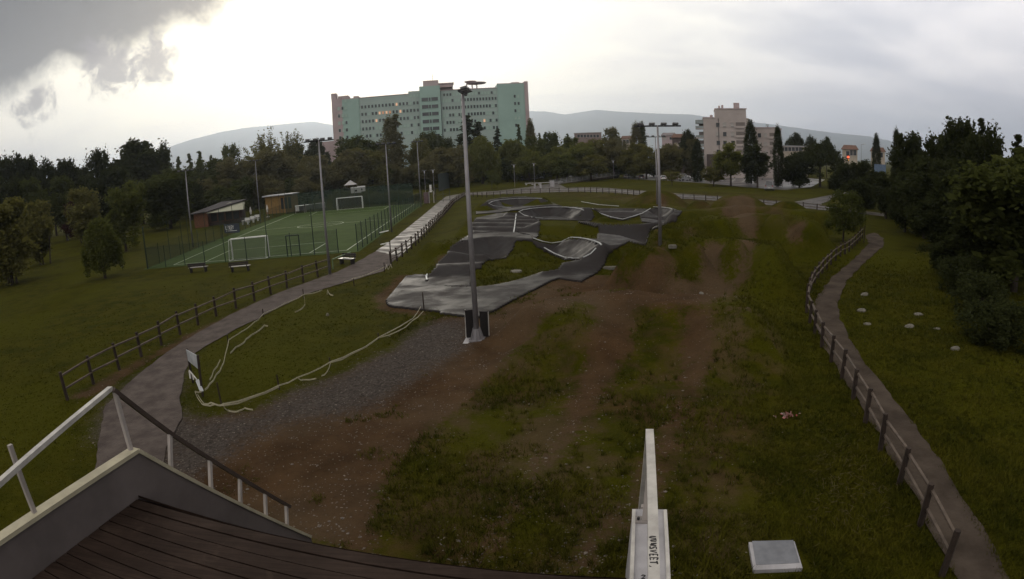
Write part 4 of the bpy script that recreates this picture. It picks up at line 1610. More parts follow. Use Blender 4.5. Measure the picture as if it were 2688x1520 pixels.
# lower wing to the right
wg = Facade(1930, 213, R(-12))
Wg = wg.thing('apartment_wing', 'lower beige apartment wing right of the six-storey block', 'building')
x0, x1 = wg.xz(1892, 340)[0], wg.xz(1952, 340)[0]
zt = wg.xz(1920, 322)[1]
wg.block(x0, x1, 0, zt, 0, 10, 'wall', M_abeige)
wg.block(x0, x1 + .2, zt, zt + .3, -.2, 10.2, 'roof_slab', M_hpink)
for z in (zt - 2.6, zt - 5.7, zt - 8.8):
    for u in (1910, 1925):
        window(Wg, wg.xz(u, 340)[0], z, 1.2, 1.5, M_shutter if rw.random() < .6 else M_pane, M_aframe, -.02)
    xx = wg.xz(1944, 340)[0]
    wg.block(xx - 1.3, xx + 1.2, z - .9, z + .9, -.03, .1, 'loggia', M_arec)
    wg.block(xx - 1.4, xx + 1.2, z - 1.2, z - .4, -.7, -.05, 'balcony_front', M_abeige)


# --- smaller buildings among the trees
def house(name, label, u0, u1, vtop, vbase, dist, wall, roofc, wins=(), roof='gable', depth=9, yaw=0.0, rh=1.6):
    f = Facade((u0 + u1) / 2, dist, yaw)
    t = f.thing(name, label, 'building')
    x0, z1 = f.xz(u0, vtop)
    x1, _ = f.xz(u1, vtop)
    f.block(x0, x1, 0, z1, 0, depth, 'wall', wall)
    b = MB()
    if roof == 'gable':
        e = .5
        b.add([(x0 - e, -e, z1), (x1 + e, -e, z1), (x1 + e, depth + e, z1), (x0 - e, depth + e, z1), (x0 + e, depth / 2, z1 + rh), (x1 - e, depth / 2, z1 + rh)],
              [(0, 1, 5, 4), (2, 3, 4, 5), (1, 2, 5), (3, 0, 4), (3, 2, 1, 0)])
    else:
        b.box(((x0 + x1) / 2, depth / 2, z1 + .2), (x1 - x0 + .6, depth + .6, .4))
    b.build('roof', roofc, t)
    for u, v, w, h, m in wins:
        x, z = f.xz(u, v)
        window(t, x, z, w, h, m, M_aframe, -.02)
    return f, t


M_tile = mat('terracotta tiles', (.12, .065, .045), .9, .3, 1)
M_roofg = mat('grey roof sheet', (.30, .30, .31), .5, .2, .3)
M_cream = mat('cream render', (.36, .31, .25), .8, .15, .4)
M_brick = mat('brick wall', (.16, .085, .06), .9, .25, 1.5)
house('long_hall', 'long low hall with pale flat roof behind the light green trees', 1444, 1512, 336, 350, 330, mat('pinkish wall', (.20, .15, .14)), M_roofg, [(1455 + 8 * k, 342, 1.4, 1.5, M_pane) for k in range(7)], 'flat', 14)
house('town_house', 'pinkish town house with tiled roof left of the twin cypresses', 1562, 1598, 349, 370, 300, M_cream, M_tile, [(1570 + 8 * k, 356, 1.3, 1.7, M_pane) for k in range(4)], 'gable', 10)
house('town_house', 'low hip-roofed house right of the floodlight pair', 1664, 1700, 341, 360, 290, M_hpink, mat('grey tiles', (.16, .14, .14)), [(1672, 348, 1.6, 1.2, M_shutter), (1688, 348, 1.6, 1.2, M_pane)], 'gable', 10)
house('old_villa', 'dark brick villa with pale framed balcony window beside the cypress', 1690, 1742, 346, 400, 235, mat('dull plum brick', (.085, .065, .06), .9), M_tile, [(1713, 362, 1.4, 2.0, M_pane), (1734, 363, 1.1, 1.6, M_cream), (1700, 364, 1.0, 1.4, M_cream)], 'gable', 9)
f = Facade(1712, 233.5)
t = f.thing('balcony', 'pale stone framed balcony opening on the dark brick villa', 'balcony')
x, z = f.xz(1713, 376)
f.block(x - 2.6, x + 2.6, z + 1.2, z + 2.0, -.6, 0, 'lintel', M_cream)
f.block(x - 2.4, x - 1.6, z - 2.2, z + 1.2, -.5, 0, 'pillar', M_cream)
f.block(x + 1.6, x + 2.4, z - 2.2, z + 1.2, -.5, 0, 'pillar', M_cream)
f.block(x - 1.6, x + 1.6, z - 2.2, z - 1.4, -.5, 0, 'parapet', M_cream)
house('white_house', 'pale house behind the red traffic light', 2118, 2156, 375, 400, 215, M_cream, M_tile, [(2142, 384, 1.3, 1.8, M_pane), (2149, 384, 1.3, 1.8, M_pane), (2132, 386, 1.2, 1.6, M_pane)], 'gable', 8)
house('yellow_house', 'pale yellow house behind the lone cypress on the right', 2190, 2225, 380, 400, 230, M_cream, M_tile, [(2196, 390, 1.2, 1.7, M_pane), (2216, 390, 1.2, 1.7, M_pane)], 'gable', 8)
house('long_low_building', 'long pale low building right of the apartment wing', 1958, 2030, 368, 385, 240, M_cream, M_roofg, [(1968 + 9 * k, 375, 1.5, 1.5, M_pane) for k in range(6)], 'flat', 10)

# --- park kiosk, timber shed, parasols, dugouts
f = Facade(520, 116, R(-14))
K = f.thing('kiosk', 'brown timber kiosk with wide dark roof and pale canvas awning', 'kiosk')
x0, x1 = f.xz(487, 545)[0], f.xz(522, 545)[0]
x2 = f.xz(606, 540)[0]
z1 = 2.8
M_ktim = mat('orange brown boards', (.105, .045, .022), .8, .3, 3)
n = 9
for i in range(n):
    w = (x1 - x0) / n
    f.block(x0 + i * w + .015, x0 + (i + 1) * w - .015, 0, z1, 0, .06, 'board', M_ktim)
f.block(x0, x1, 0, z1 - .02, .07, 5, 'wall', M_ktim)
f.block(x1 + .02, x2, 0, 2.45, 1.5, 5, 'wall', mat('dark brown boards', (.045, .030, .026), .8, .3, 3))
for k in range(4):
    xx = x1 + (x2 - x1) * (k + .6) / 4.4
    window(K, xx, 1.5, 1.3, 1.5, M_pane, M_ktim, 1.47)
b = MB().add([(x0 - .8, -.6, z1 + .05), (x1 + .2, -.6, z1 + .15), (x2 + 1, 3, 4.3), (x1 + 2, 5.4, 4.3), (x0 - .8, 5.4, z1 + .2),
              (x0 - .8, -.6, z1 - .1), (x1 + .2, -.6, z1), (x2 + 1, 3, 4.15), (x1 + 2, 5.4, 4.15), (x0 - .8, 5.4, z1 + .05)],
             [(0, 1, 2, 3, 4), (9, 8, 7, 6, 5), (0, 5, 6, 1), (1, 6, 7, 2), (2, 7, 8, 3), (3, 8, 9, 4), (4, 9, 5, 0)])
b.build('roof', mat('dark roof felt', (.035, .030, .032), .8), K)
b = MB().add([(x1 - .1, -.4, 2.65), (x2 + .8, -.6, 2.55), (x2 + .4, 2.9, 3.85), (x1 + (x2 - x1) * .62, 2.9, 4.05), (x1 - .1, -.4, 2.55), (x2 + .8, -.6, 2.45), (x2 + .4, 2.9, 3.75), (x1 + (x2 - x1) * .62, 2.9, 3.95)],
             [(0, 1, 2, 3), (7, 6, 5, 4), (0, 4, 5, 1), (1, 5, 6, 2), (2, 6, 7, 3), (3, 7, 4, 0)])
b.build('awning', mat('cream canvas', (.27, .27, .205), .8, .12, 1), K)
for xx in (x1 + .4, (x1 + x2) / 2, x2 + .5):
    MB().tube((xx, -.4, 0), (xx, -.4, 2.5), .06).build('awning_post', M_wood, K)


def parasol(label, u, v, d):
    p = PD(u, v, d)
    o = thing('parasol', label, 'parasol', (p.x, p.y, 0), 0, 'folded parasols')
    h = p.z
    MB().tube((0, 0, 0), (0, 0, h), .04).build('pole', M_galv, o)
    MB().tube((0, 0, h - 1.5), (0, 0, h - .9), .16, .26, 8).tube((0, 0, h - .9), (0, 0, h), .26, .05, 8).build('canopy', mat('white parasol cloth', (.55, .53, .50), .8, .12, 3), o)
    MB().tube((0, 0, 0), (0, 0, .12), .4, .35, 10).build('foot', M_conc, o)


parasol('white folded parasol at the ridge of the kiosk awning, leftmost of three', 600, 524, 118)
parasol('white folded parasol behind the kiosk awning, middle of three', 629, 520, 119)
parasol('white folded parasol next to the floodlight mast, rightmost of three', 671, 515, 122)
# tables by the kiosk
for k, (u, v) in enumerate(((618, 568), (632, 562), (643, 556))):
    p = PD(u, v, 108 + 3 * k)
    o = thing('cafe_table', ('pale cafe table in front of the kiosk, %s of three' % ('leftmost', 'middle', 'rightmost')[k]), 'table', (p.x, p.y, 0), 0, 'cafe tables')
    MB().box((0, 0, .75), (1.3, .8, .05)).build('table_top', M_white, o)
    for x in (-.5, .5):
        MB().box((x, 0, .37), (.07, .6, .72)).build('leg', M_white, o)
    MB().box((0, .9, .9), (1.2, .05, .5)).box((0, .7, .45), (1.2, .4, .05)).build('bench_seat', M_white, o)

f = Facade(703, 131, R(-20))
K = f.thing('timber_shed', 'ochre timber shed with tall dark windows beside the pitch', 'shed')
x0, x1, x2 = f.xz(668, 520)[0], f.xz(705, 520)[0], f.xz(736, 520)[0]
zt = f.xz(705, 490)[1]
M_och = mat('ochre boards', (.21, .125, .040), .8, .2, 2)
nb2 = 12
for i in range(nb2):
    w = (x2 - x0) / nb2
    f.block(x0 + i * w + .012, x0 + (i + 1) * w - .012, 0, zt - .2, 0, .07, 'board', M_och)
f.block(x0, x2, 0, zt - .22, .08, 4, 'wall', M_och)
b = MB().box(((x0 + x2) / 2, 1.8, zt - .02), (x2 - x0 + .8, 5, .22)).build('roof', M_roofg, K)
for u in (710, 719, 729):
    window(K, f.xz(u, 510)[0], zt * .52, .7, zt * .62, M_pane, M_och, -.03)


def dugout(label, u0, u1, v, d):
    f = Facade((u0 + u1) / 2, d, R(-4))
    t = f.thing('dugout', label, 'dugout', 'team dugouts')
    x0, x1 = f.xz(u0, v)[0], f.xz(u1, v)[0]
    f.block(x0, x1, .35, 1.5, 1.2, 1.26, 'back_panel', M_white)
    f.block(x0, x1, 1.5, 1.58, .1, 1.26, 'roof', M_white)
    f.block(x0, x1, .42, .48, .7, 1.15, 'seat', M_wood)
    for x in (x0 + .05, x1 - .05):
        f.block(x - .04, x + .04, 0, 1.5, .1, .18, 'post', M_galv)


dugout('low white dugout shelter beside the ochre shed, left of three', 742, 765, 525, 122)
dugout('low white dugout shelter between its two neighbours', 768, 790, 524, 122.5)
dugout('low white dugout shelter behind the floodlight mast', 793, 818, 523, 123)

# banner hung on the far touchline fence: white lettering on dark blue
f = Facade(586, 88, R(-40))
t = f.thing('banner', 'dark blue banner with white lettering hung on the pitch fence', 'banner')
x0, z0 = f.xz(566, 597)
x1, z1 = f.xz(601, 568)
z0 = max(z0, .35)
f.block(x0, x1, z0, z0 + 1.35, 0, .03, 'cloth', mat('dark blue cloth', (.030, .038, .055), .8, .2, 2))
b = MB()
hgt = .52
for k, ch in enumerate('LESLEY'):
    L5 = {'L': [[(0, 1), (0, 0), (.6, 0)]], 'E': STROKES['E'], 'S': STROKES['S'], 'Y': [[(0, 1), (.3, .5), (.6, 1)], [(.3, .5), (.3, 0)]]}[ch]
    for st in L5:
        pp = [Vector((x0 + .35 + (k * .85 + x) * hgt * .62, -.012, z0 + .55 + y * hgt)) for x, y in st]
        for p_, q_ in zip(pp, pp[1:]):
            b.beam(p_, q_, .014, .09, up=(0, 0, 1) if abs((q_ - p_).normalized().z) < .9 else (1, 0, 0))
b.build('lettering', M_white, t)
f.block(x0 + .4, x1 - .5, z0 + .28, z0 + .36, -.014, -.002, 'underline', M_white)

# basketball hoops and playground roof beyond the pitch
def hoop(label, u, v, d, w=1.8):
    p = PD(u, v, d)
    o = thing('basketball_hoop', label, 'basketball hoop', (p.x, p.y, 0), R(6), 'basketball hoops')
    MB().tube((0, .8, 0), (0, .8, 3.2), .09).tube((0, .8, 3.1), (0, .06, 3.3), .06).build('post', M_dkmetal, o)
    MB().box((0, 0, 3.45), (w, .05, 1.25)).build('backboard', M_white, o)
    MB().box((0, -.032, 3.32), (.5, .012, .36)).build('target', M_dkmetal, o)
    b = MB()
    for k in range(10):
        a, c = 2 * math.pi * k / 10, 2 * math.pi * (k + 1) / 10
        b.tube((.24 * math.cos(a), -.35 + .24 * math.sin(a), 3.05), (.24 * math.cos(c), -.35 + .24 * math.sin(c), 3.05), .015, n=4)
    b.build('rim', M_dkmetal, o)


hoop('white basketball backboard above the far goal, larger left one', 894, 463, 128, 2.3)
hoop('white basketball backboard above the far goal, smaller right one', 908, 464, 134, 1.8)
p = PD(880, 440, 160)
o = thing('play_tower', 'small play tower with pointed pale roof behind the hoops', 'play tower', (p.x, p.y, 0))
for x, y in ((-.9, -.9), (.9, -.9), (.9, .9), (-.9, .9)):
    MB().tube((x, y, 0), (x, y, 4.0), .08).build('post', M_wood, o)
MB().box((0, 0, 2.0), (2, 2, .12)).box((0, -.95, 2.9), (2, .05, .5)).build('deck', M_wood, o)
MB().add([(-1.5, -1.5, 4.0), (1.5, -1.5, 4.0), (1.5, 1.5, 4.0), (-1.5, 1.5, 4.0), (0, 0, 5.3)], [(0, 1, 4), (1, 2, 4), (2, 3, 4), (3, 0, 4), (3, 2, 1, 0)]).build('roof', mat('pale play roof', (.35, .34, .33)), o)

# footbridge with steel railings
b0, b1 = P(1395, 463), P(1545, 448)
d = (b1 - b0)
L = d.length
fb = thing('footbridge', 'pale concrete footbridge ramp with steel railings behind the pump track', 'footbridge', tuple(b0), math.atan2(d.y, d.x))
w = 4.0
MB().add([(0, -w / 2, .02), (L, -w / 2, 1.0), (L, w / 2, 1.0), (0, w / 2, .02), (0, -w / 2, -.3), (L, -w / 2, .4), (L, w / 2, .4), (0, w / 2, -.3)],
         [(0, 1, 2, 3), (7, 6, 5, 4), (0, 4, 5, 1), (1, 5, 6, 2), (2, 6, 7, 3), (3, 7, 4, 0)]).build('deck', M_path, fb)
for s_ in (-1, 1):
    for k in range(13):
        x = L * k / 12
        z = .02 + .98 * k / 12
        MB().tube((x, s_ * (w / 2 - .1), z), (x, s_ * (w / 2 - .1), z + 1.2), .06).build('post', M_galv, fb)
    for zz in (.35, .75, 1.2):
        MB().tube((0, s_ * (w / 2 - .1), .02 + zz), (L, s_ * (w / 2 - .1), 1.0 + zz), .045).build('rail', M_galv, fb)
    MB().add([(0, s_ * (w / 2 - .1), .05), (L, s_ * (w / 2 - .1), 1.05), (L, s_ * (w / 2 - .1), 2.15), (0, s_ * (w / 2 - .1), 1.15)], [(0, 1, 2, 3)]).build('infill', net_mat('railing infill', (.20, .21, .20), .22), fb)
p = P(1389, 470)
tag(MB().box((p.x, p.y, .85), (1.1, .9, 1.75)).build('bridge_pier', M_conc), 'square concrete end pier at the foot of the footbridge railing', 'pier')
p = P(1345, 474)
for k in range(2):
    tag(MB().box((p.x + 1.5 * k, p.y, .6), (.5, .5, 1.2)).box((p.x + 1.5 * k, p.y, 1.22), (.58, .58, .05)).build('low_pier', M_conc), 'low concrete stub where the paths divide, %s of the pair' % ('left', 'right')[k], 'pier', 'concrete stubs')
# white lawn bench / slab, white pillar
for lab, u, v, sx, sz in (('long white concrete bench on the far lawn', 1380, 461, 8.5, .55), ('short white concrete block left of the long lawn bench', 1331, 460, 2.6, .6)):
    p = PD(u, v, 175)
    tag(MB().box((p.x, p.y, sz / 2 + .25), (sx, .7, .22)).box((p.x - sx * .35, p.y, .15), (.5, .5, .3)).box((p.x + sx * .35, p.y, .15), (.5, .5, .3)).build('lawn_bench', M_conc), lab, 'bench')
p = PD(1082, 463, 165)
tag(MB().box((p.x, p.y, 1.0), (.55, .4, 2.0)).box((p.x, p.y, 2.03), (.65, .5, .06)).build('white_pillar', M_white), 'slim white pillar on the lawn left of the screen fence', 'pillar')
p = P(1079, 511)
gp = thing('gate_pillar', 'dull plum gate pillar with white arched hoop beside the path corner', 'pillar', (p.x, p.y, 0))
MB().box((-.5, 0, 1.1), (.9, .6, 2.2)).build('pillar', mat('dull plum render', (.11, .075, .08), .8), gp)
b = MB()
for k in range(8):
    a, c = math.pi * k / 8, math.pi * (k + 1) / 8
    b.tube((.55 - .45 * math.cos(a), 0, 2.1 + .45 * math.sin(a)), (.55 - .45 * math.cos(c), 0, 2.1 + .45 * math.sin(c)), .09)
b.tube((.1, 0, 0), (.1, 0, 2.1), .09).tube((1.0, 0, 0), (1.0, 0, 2.1), .09).build('hoop', M_conc, gp)


# ------------------------------------------------------------------ cars
M_tyre = mat('tyre rubber', (.012, .012, .012), .85)
M_glass = mat('car glass', (.02, .022, .025), .1, .1, 1, spec=.7)
M_redl = mat('tail lamp', (.25, .015, .012), .4)


def make_car(label, loc, rz, col, kind='hatch', group='parked cars', metal=.3):
    c = thing('parked_car', label, 'car', loc, rz, group)
    pm = mat('car paint %.2f %.2f %.2f' % col, col, .3, .05, 1, spec=.6, metal=metal)
    L, W_, hb = (4.3, 1.8, .95) if kind == 'hatch' else (4.9, 1.95, 1.15)
    Ht = 1.55 if kind == 'hatch' else 2.1
    # side profile of the body, with wheel arches
    prof = [(-L / 2, .35), (-L / 2 + .03, hb - .05), (-L / 2 + .15, hb), (L / 2 - 1.25, hb), (L / 2 - .35, hb - .16), (L / 2, hb - .4), (L / 2, .32)]
    for cx in (L * .30, -L * .29):
        arch = [(cx + .38 * math.cos(a), .30 + .40 * math.sin(a)) for a in np.linspace(0, math.pi, 7)]
        prof += arch
    b = MB()
    n = len(prof)
    vs = [(x, -W_ / 2, z) for x, z in prof] + [(x, W_ / 2, z) for x, z in prof]
    b.add(vs, [tuple(range(n)), tuple(range(2 * n - 1, n - 1, -1))] + [(i, n + i, n + (i + 1) % n, (i + 1) % n) for i in range(n)])
    b.build('body', pm, c)
    # cabin
    xb0, xb1, xt0, xt1 = -L / 2 + .08, L / 2 - 1.25, -L / 2 + .45, L / 2 - 2.0
    i0, i1 = W_ / 2 - .04, W_ / 2 - .26
    cab = [(xb0, -i0, hb), (xb1, -i0, hb), (xb1, i0, hb), (xb0, i0, hb), (xt0, -i1, Ht - .07), (xt1, -i1, Ht - .07), (xt1, i1, Ht - .07), (xt0, i1, Ht - .07)]
    MB().add(cab, [(0, 1, 5, 4), (1, 2, 6, 5), (2, 3, 7, 6), (3, 0, 4, 7), (4, 5, 6, 7)]).build('glazing', M_glass, c)
    b = MB().box(((xt0 + xt1) / 2, 0, Ht - .035), (xt1 - xt0 + .1, i1 * 2 + .06, .07))
    for sy in (-1, 1):
        b.beam((xb0, sy * i0, hb), (xt0, sy * i1, Ht - .05), .09, .09).beam((xb1, sy * i0, hb), (xt1, sy * i1, Ht - .05), .07, .07).beam(((xb0 + xb1) / 2, sy * i0, hb), ((xt0 + xt1) / 2, sy * i1, Ht - .05), .08, .08)
    b.build('roof', pm, c)
    for x in (L * .30, -L * .29):
        for sy in (-1, 1):
            w = MB().tube((x, sy * (W_ / 2 - .2), .32), (x, sy * (W_ / 2 + .01), .32), .32, .32, 14).build('wheel', M_tyre, c)
            MB().tube((x, sy * (W_ / 2 + .0), .32), (x, sy * (W_ / 2 + .02), .32), .19, .19, 10).build('rim', M_galv, w)
    for sy in (-1, 1):
        MB().box((-L / 2 - .005, sy * (W_ / 2 - .2), hb - .12), (.05, .3, .2)).build('tail_lamp', M_redl, c)
        MB().box((L / 2 - .02, sy * (W_ / 2 - .25), hb - .38), (.06, .36, .14)).build('headlight', M_white, c)
    MB().box((-L / 2 - .02, 0, .62), (.03, .52, .12)).build('number_plate', M_white, c)
    for x in (-L / 2 - .03, L / 2):
        MB().box((x, 0, .40), (.10, W_ - .1, .16)).build('bumper', mat('grey bumper', (.05, .05, .05), .6), c)
    return c


p = P(1935, 478)
make_car('silver grey estate car seen from behind on the wet car park', (p.x, p.y, 0), R(62), (.22, .22, .23), 'van')
CARS = [('dark car parked under the trees, left of the lawn car row', 1318, 412, 215, 10, (.04, .04, .045)),
        ('pale silver car parked under the trees behind the far lawn', 1337, 411, 222, 0, (.35, .35, .36)),
        ('small white car at the right end of the lawn car row', 1352, 409, 228, 8, (.6, .6, .6)),
        ('white car parked alone among the light green trees', 1432, 411, 225, -30, (.7, .7, .7)),
        ('silver car parked behind the footbridge railing', 1585, 440, 205, 20, (.45, .45, .46)),
        ('white car behind the paired floodlight masts', 1668, 428, 185, 75, (.6, .6, .6)),
        ('grey car standing left of the dark columnar cypress', 1722, 425, 180, 15, (.30, .30, .31)),
        ('white car just beyond the grey one by the cypress', 1720, 412, 200, 5, (.55, .55, .55)),
        ('white van waiting at the traffic light', 2165, 424, 165, 40, (.5, .5, .5)),
        ('dark car under the wide umbrella pine', 1612, 437, 195, 80, (.05, .05, .055))]
for lab, u, v, d, rz, col in CARS:
    q = PD(u, v, d)
    make_car(lab, (q.x, q.y, 0), R(rz), col, 'van' if 'van' in lab else 'hatch')
# white arrows and bay lines in the car park
for k in range(9):
    a, c = P(1690 + 25 * k, 447 + 1.6 * k), P(1700 + 25 * k, 440 + 1.6 * k)
    line_on([a, c], .25).build('bay_line', M_marking, bpy.data.objects['car_park'])

# traffic light showing red, lane beyond
q = PD(2133, 398, 175)
t = thing('traffic_light', 'traffic light showing red on the street at right', 'traffic light', (q.x, q.y, 0))
zl = q.z
MB().tube((0, 0, 0), (0, 0, zl - .4), .08).build('pole', M_dkmetal, t)
MB().box((0, .12, zl - .1), (.5, .2, 1.5)).build('housing', M_black, t)
M_red = mat('red signal', (.4, .02, .01), .5, .05, 1, emit=((1, .06, .02), 6.0))
for dz, m in ((.35, M_red), (-.1, M_black), (-.5, mat('amber lens', (.35, .18, .03), .5, .05, 1, emit=((1, .5, .15), .8)))):
    MB().tube((0, .02, zl + dz), (0, -.02, zl + dz), .26, .26, 12).build('lens', m, t)
q = PD(2213, 430, 150)
t = thing('road_sign', 'blue direction sign panel by the street at right', 'sign', (q.x, q.y, 0), R(-30))
MB().box((0, 0, q.z + .6), (3.0, .06, 2.0)).build('panel', mat('blue sign face', (.09, .13, .20), .6), t)
for x in (-1.2, 1.2):
    MB().tube((x, .1, 0), (x, .1, q.z + 1.2), .06).build('post', M_galv, t)
q = PD(2127, 362, 190)
t = thing('street_lamp', 'street lamp with pale head above the houses at right', 'lamp post', (q.x + 6, q.y, 0))
MB().tube((0, 0, 0), (0, 0, q.z), .09, .06).tube((0, 0, q.z), (1.2, 0, q.z + .25), .05).build('pole', M_galv, t)
MB().box((1.4, 0, q.z + .27), (.8, .3, .12)).build('head', M_white, t)


# ------------------------------------------------------------------ trees
def leaf_quads(cent, n, spread, size, r, droop=0.0, flat=1.0, nrm_up=.3):
    """n leaf quads scattered round each centre; numpy, returns verts (m*4,3)"""
    k = len(cent)
    c = np.repeat(cent, n, 0)
    sp = np.repeat(np.asarray(spread, float) if np.ndim(spread) else np.full(k, spread), n)[:, None]
    off = r.normal(size=(k * n, 3)) * sp * .55
    off[:, 2] *= flat
    pos = c + off
    if droop:
        pos[:, 2] -= droop * (r.random(k * n) ** 1.5) * sp[:, 0]
    a = r.normal(size=(k * n, 3))
    a[:, 2] *= .6
    a /= np.linalg.norm(a, axis=1, keepdims=True)
    b = np.cross(a, r.normal(size=(k * n, 3)))
    b /= np.linalg.norm(b, axis=1, keepdims=True) + 1e-9
    s = (size * (.6 + .8 * r.random(k * n)))[:, None]
    v = np.stack([pos - a * s, pos - b * s * .55, pos + a * s, pos + b * s * .55], 1)
    return v.reshape(-1, 3)


def quads_mesh(name, V):
    me = bpy.data.meshes.new(name)
    n = len(V)
    me.vertices.add(n)
    me.vertices.foreach_set('co', V.astype(np.float32).ravel())
    me.loops.add(n)
    me.loops.foreach_set('vertex_index', np.arange(n, dtype=np.int32))
    me.polygons.add(n // 4)
    me.polygons.foreach_set('loop_start', np.arange(0, n, 4, dtype=np.int32))
    me.polygons.foreach_set('loop_total', np.full(n // 4, 4, np.int32))
    me.update(calc_edges=True)
    return me


def norm_mesh(V, h, r):
    V = V.copy()
    V[:, 0] /= r
    V[:, 1] /= r
    V[:, 2] /= h
    return V


def trunk_mesh(name, b, h, r):
    me = bpy.data.meshes.new(name)
    v = norm_mesh(np.array(b.v, float), h, r)
    me.from_pydata(v.tolist(), [], b.f)
    me.shade_smooth()
    me.materials.append(M_bark)
    return me


def tree_proto(kind, seed, leaves=1.0):
    """returns (trunk mesh, crown mesh) for a tree of height 1 and crown radius 1"""
    r = np.random.default_rng(seed)
    rr_ = random.Random(seed)
    b = MB()
    if kind in ('round', 'multi', 'big', 'street'):
        h, rad = (11.0, 4.2)
        k = int((120 if kind == 'big' else 85))
        z0 = {'multi': .05, 'street': .30}.get(kind, .10)
        # lobes give an uneven outline
        lob = [(rr_.uniform(-.5, .5), rr_.uniform(-.5, .5), rr_.uniform(.28, .80), rr_.uniform(.30, .52)) for _ in range(13)] + [(0, 0, .55, .55), (.05, .1, .82, .32), (.2, -.2, .32, .5), (-.3, .1, .3, .5)]
        cs = []
        while len(cs) < k:
            lx, ly, lz, lr = rr_.choice(lob)
            d = r.normal(size=3)
            d /= np.linalg.norm(d)
            q = lr * (.55 + .5 * r.random() ** .5)
            p = np.array([lx + d[0] * q, ly + d[1] * q, lz + d[2] * q * .55])
            if math.hypot(p[0], p[1]) < 1.05 and z0 < p[2] < 1.0:
                cs.append(p * np.array([rad, rad, h]))
        cs = np.array(cs)
        V = leaf_quads(cs, int(130 * leaves), r.uniform(.55, 1.0, len(cs)), .20, r)
        V2 = leaf_quads(cs * .86 + np.array([0, 0, .08 * h]), int(18 * leaves), .9, .42, r)
        V = np.concatenate([V, V2])
        stems = 1 if kind != 'multi' else 5
        for s in range(stems):
            bx, by = (0, 0) if stems == 1 else (rr_.uniform(-1.2, 1.2), rr_.uniform(-.8, .8))
            tp = Vector((bx * 1.5, by * 1.5, h * .5))
            b.tube((bx, by, -.2), tp * .5 + Vector((bx * .5, by * .5, 0)), .26 if stems == 1 else .13, .18 if stems == 1 else .10, 7).tube(tp * .5 + Vector((bx * .5, by * .5, 0)), tp, .18 if stems == 1 else .10, .08, 7)
        for i in range(12):
            c = cs[rr_.randrange(len(cs))]
            z = rr_.uniform(.28, .5) * h
            b.tube((0, 0, z), (c[0] * .8, c[1] * .8, max(c[2], z + .5)), .09, .025, 5)
    elif kind == 'willow':
        h, rad = 9.0, 4.0
        cs = []
        for i in range(170):
            a = r.random() * 2 * math.pi
            q = (.08 + .92 * r.random() ** .7) * rad * (.82 + .22 * math.sin(3 * a + seed))
            top = h * (1.0 - .45 * (q / rad) ** 1.8) * r.uniform(.80, 1)
            n = rr_.randint(1, 6)
            for j in range(n):
                cs.append((q * math.cos(a) * (1 - .015 * j), q * math.sin(a) * (1 - .015 * j), max(1.2, top - j * .8)))
        cs = np.array(cs)
        V = leaf_quads(cs, int(26 * leaves), .5, .20, r, droop=1.2)
        b.tube((0, 0, -.2), (0, 0, h * .5), .3, .2, 7)
        for i in range(9):
            a = i * .7
            b.tube((0, 0, h * .4), (math.cos(a) * 2.2, math.sin(a) * 2.2, h * .8), .1, .03, 5)
    elif kind == 'conifer':
        h, rad = 16.0, 4.0
        cs = []
        sp = []
        for i in range(34):
            z = h * (.06 + .92 * i / 34)
            q = rad * (1 - (z / h)) ** .8 * rr_.uniform(.7, 1.1) + .12
            n = max(3, int(11 * q / rad))
            for j in range(n):
                a = rr_.uniform(0, 6.283)
                for m in range(1, 4):
                    f = m / 3
                    cs.append((q * f * math.cos(a), q * f * math.sin(a), z - .35 * f * q))
                    sp.append(.32 + .22 * q / rad)
        V = leaf_quads(np.array(cs), int(18 * leaves), np.array(sp), .22, r, flat=.5)
        b.tube((0, 0, -.2), (0, 0, h * .95), .28, .03, 7)
    elif kind == 'cypress':
        h, rad = 12.0, 1.4
        cs = []
        for i in range(150):
            z = h * (.04 + .95 * i / 150)
            q = rad * math.sin(math.pi * min(1, (z / h * .86 + .14))) ** .65
            a = rr_.uniform(0, 6.283)
            cs.append((q * .8 * math.cos(a), q * .8 * math.sin(a), z))
        V = leaf_quads(np.array(cs), int(60 * leaves), .42, .15, r, flat=1.9)
        b.tube((0, 0, -.2), (0, 0, h * .9), .16, .03, 6)
    elif kind == 'pine':
        h, rad = 10.0, 6.0
        cs = []
        for i in range(130):
            a = rr_.uniform(0, 6.283)
            q = rad * math.sqrt(rr_.random())
            cs.append((q * math.cos(a), q * math.sin(a), h * (.93 - .42 * (q / rad) ** 2.4) - rr_.random() * h * .28))
        V = leaf_quads(np.array(cs), int(95 * leaves), .8, .21, r, flat=.7)
        b.tube((0, 0, -.2), (.2, 0, h * .55), .3, .2, 7)
        for i in range(9):
            a = i * .7
            b.tube((.2, 0, h * .5), (math.cos(a) * 3.4, math.sin(a) * 3.4, h * .78), .12, .04, 5)
    elif kind == 'sparse':
        h, rad = 14.0, 3.6
        cs = []
        for i in range(46):
            a = rr_.uniform(0, 6.283)
            q = rr_.uniform(.1, 1) * rad
            z0, z1 = h * rr_.uniform(.3, .6), h * rr_.uniform(.62, 1.0)
            p0, p1 = Vector((q * .25 * math.cos(a), q * .25 * math.sin(a), z0)), Vector((q * math.cos(a), q * math.sin(a), z1))
            b.tube(p0, p1, .06, .015, 4)
            for m in range(7):
                p = p0.lerp(p1, .35 + .65 * m / 6)
                cs.append(tuple(p))
        V = leaf_quads(np.array(cs), int(15 * leaves), .34, .17, r, flat=1.3)
        b.tube((0, 0, -.2), (0, 0, h * .6), .24, .1, 7)
    elif kind == 'sapling':
        h, rad = 4.0, 1.4
        cs = np.array([(rr_.gauss(0, .45) * rad, rr_.gauss(0, .45) * rad, h * rr_.uniform(.32, .98)) for _ in range(34)])
        V = leaf_quads(cs, int(60 * leaves), .34, .10, r)
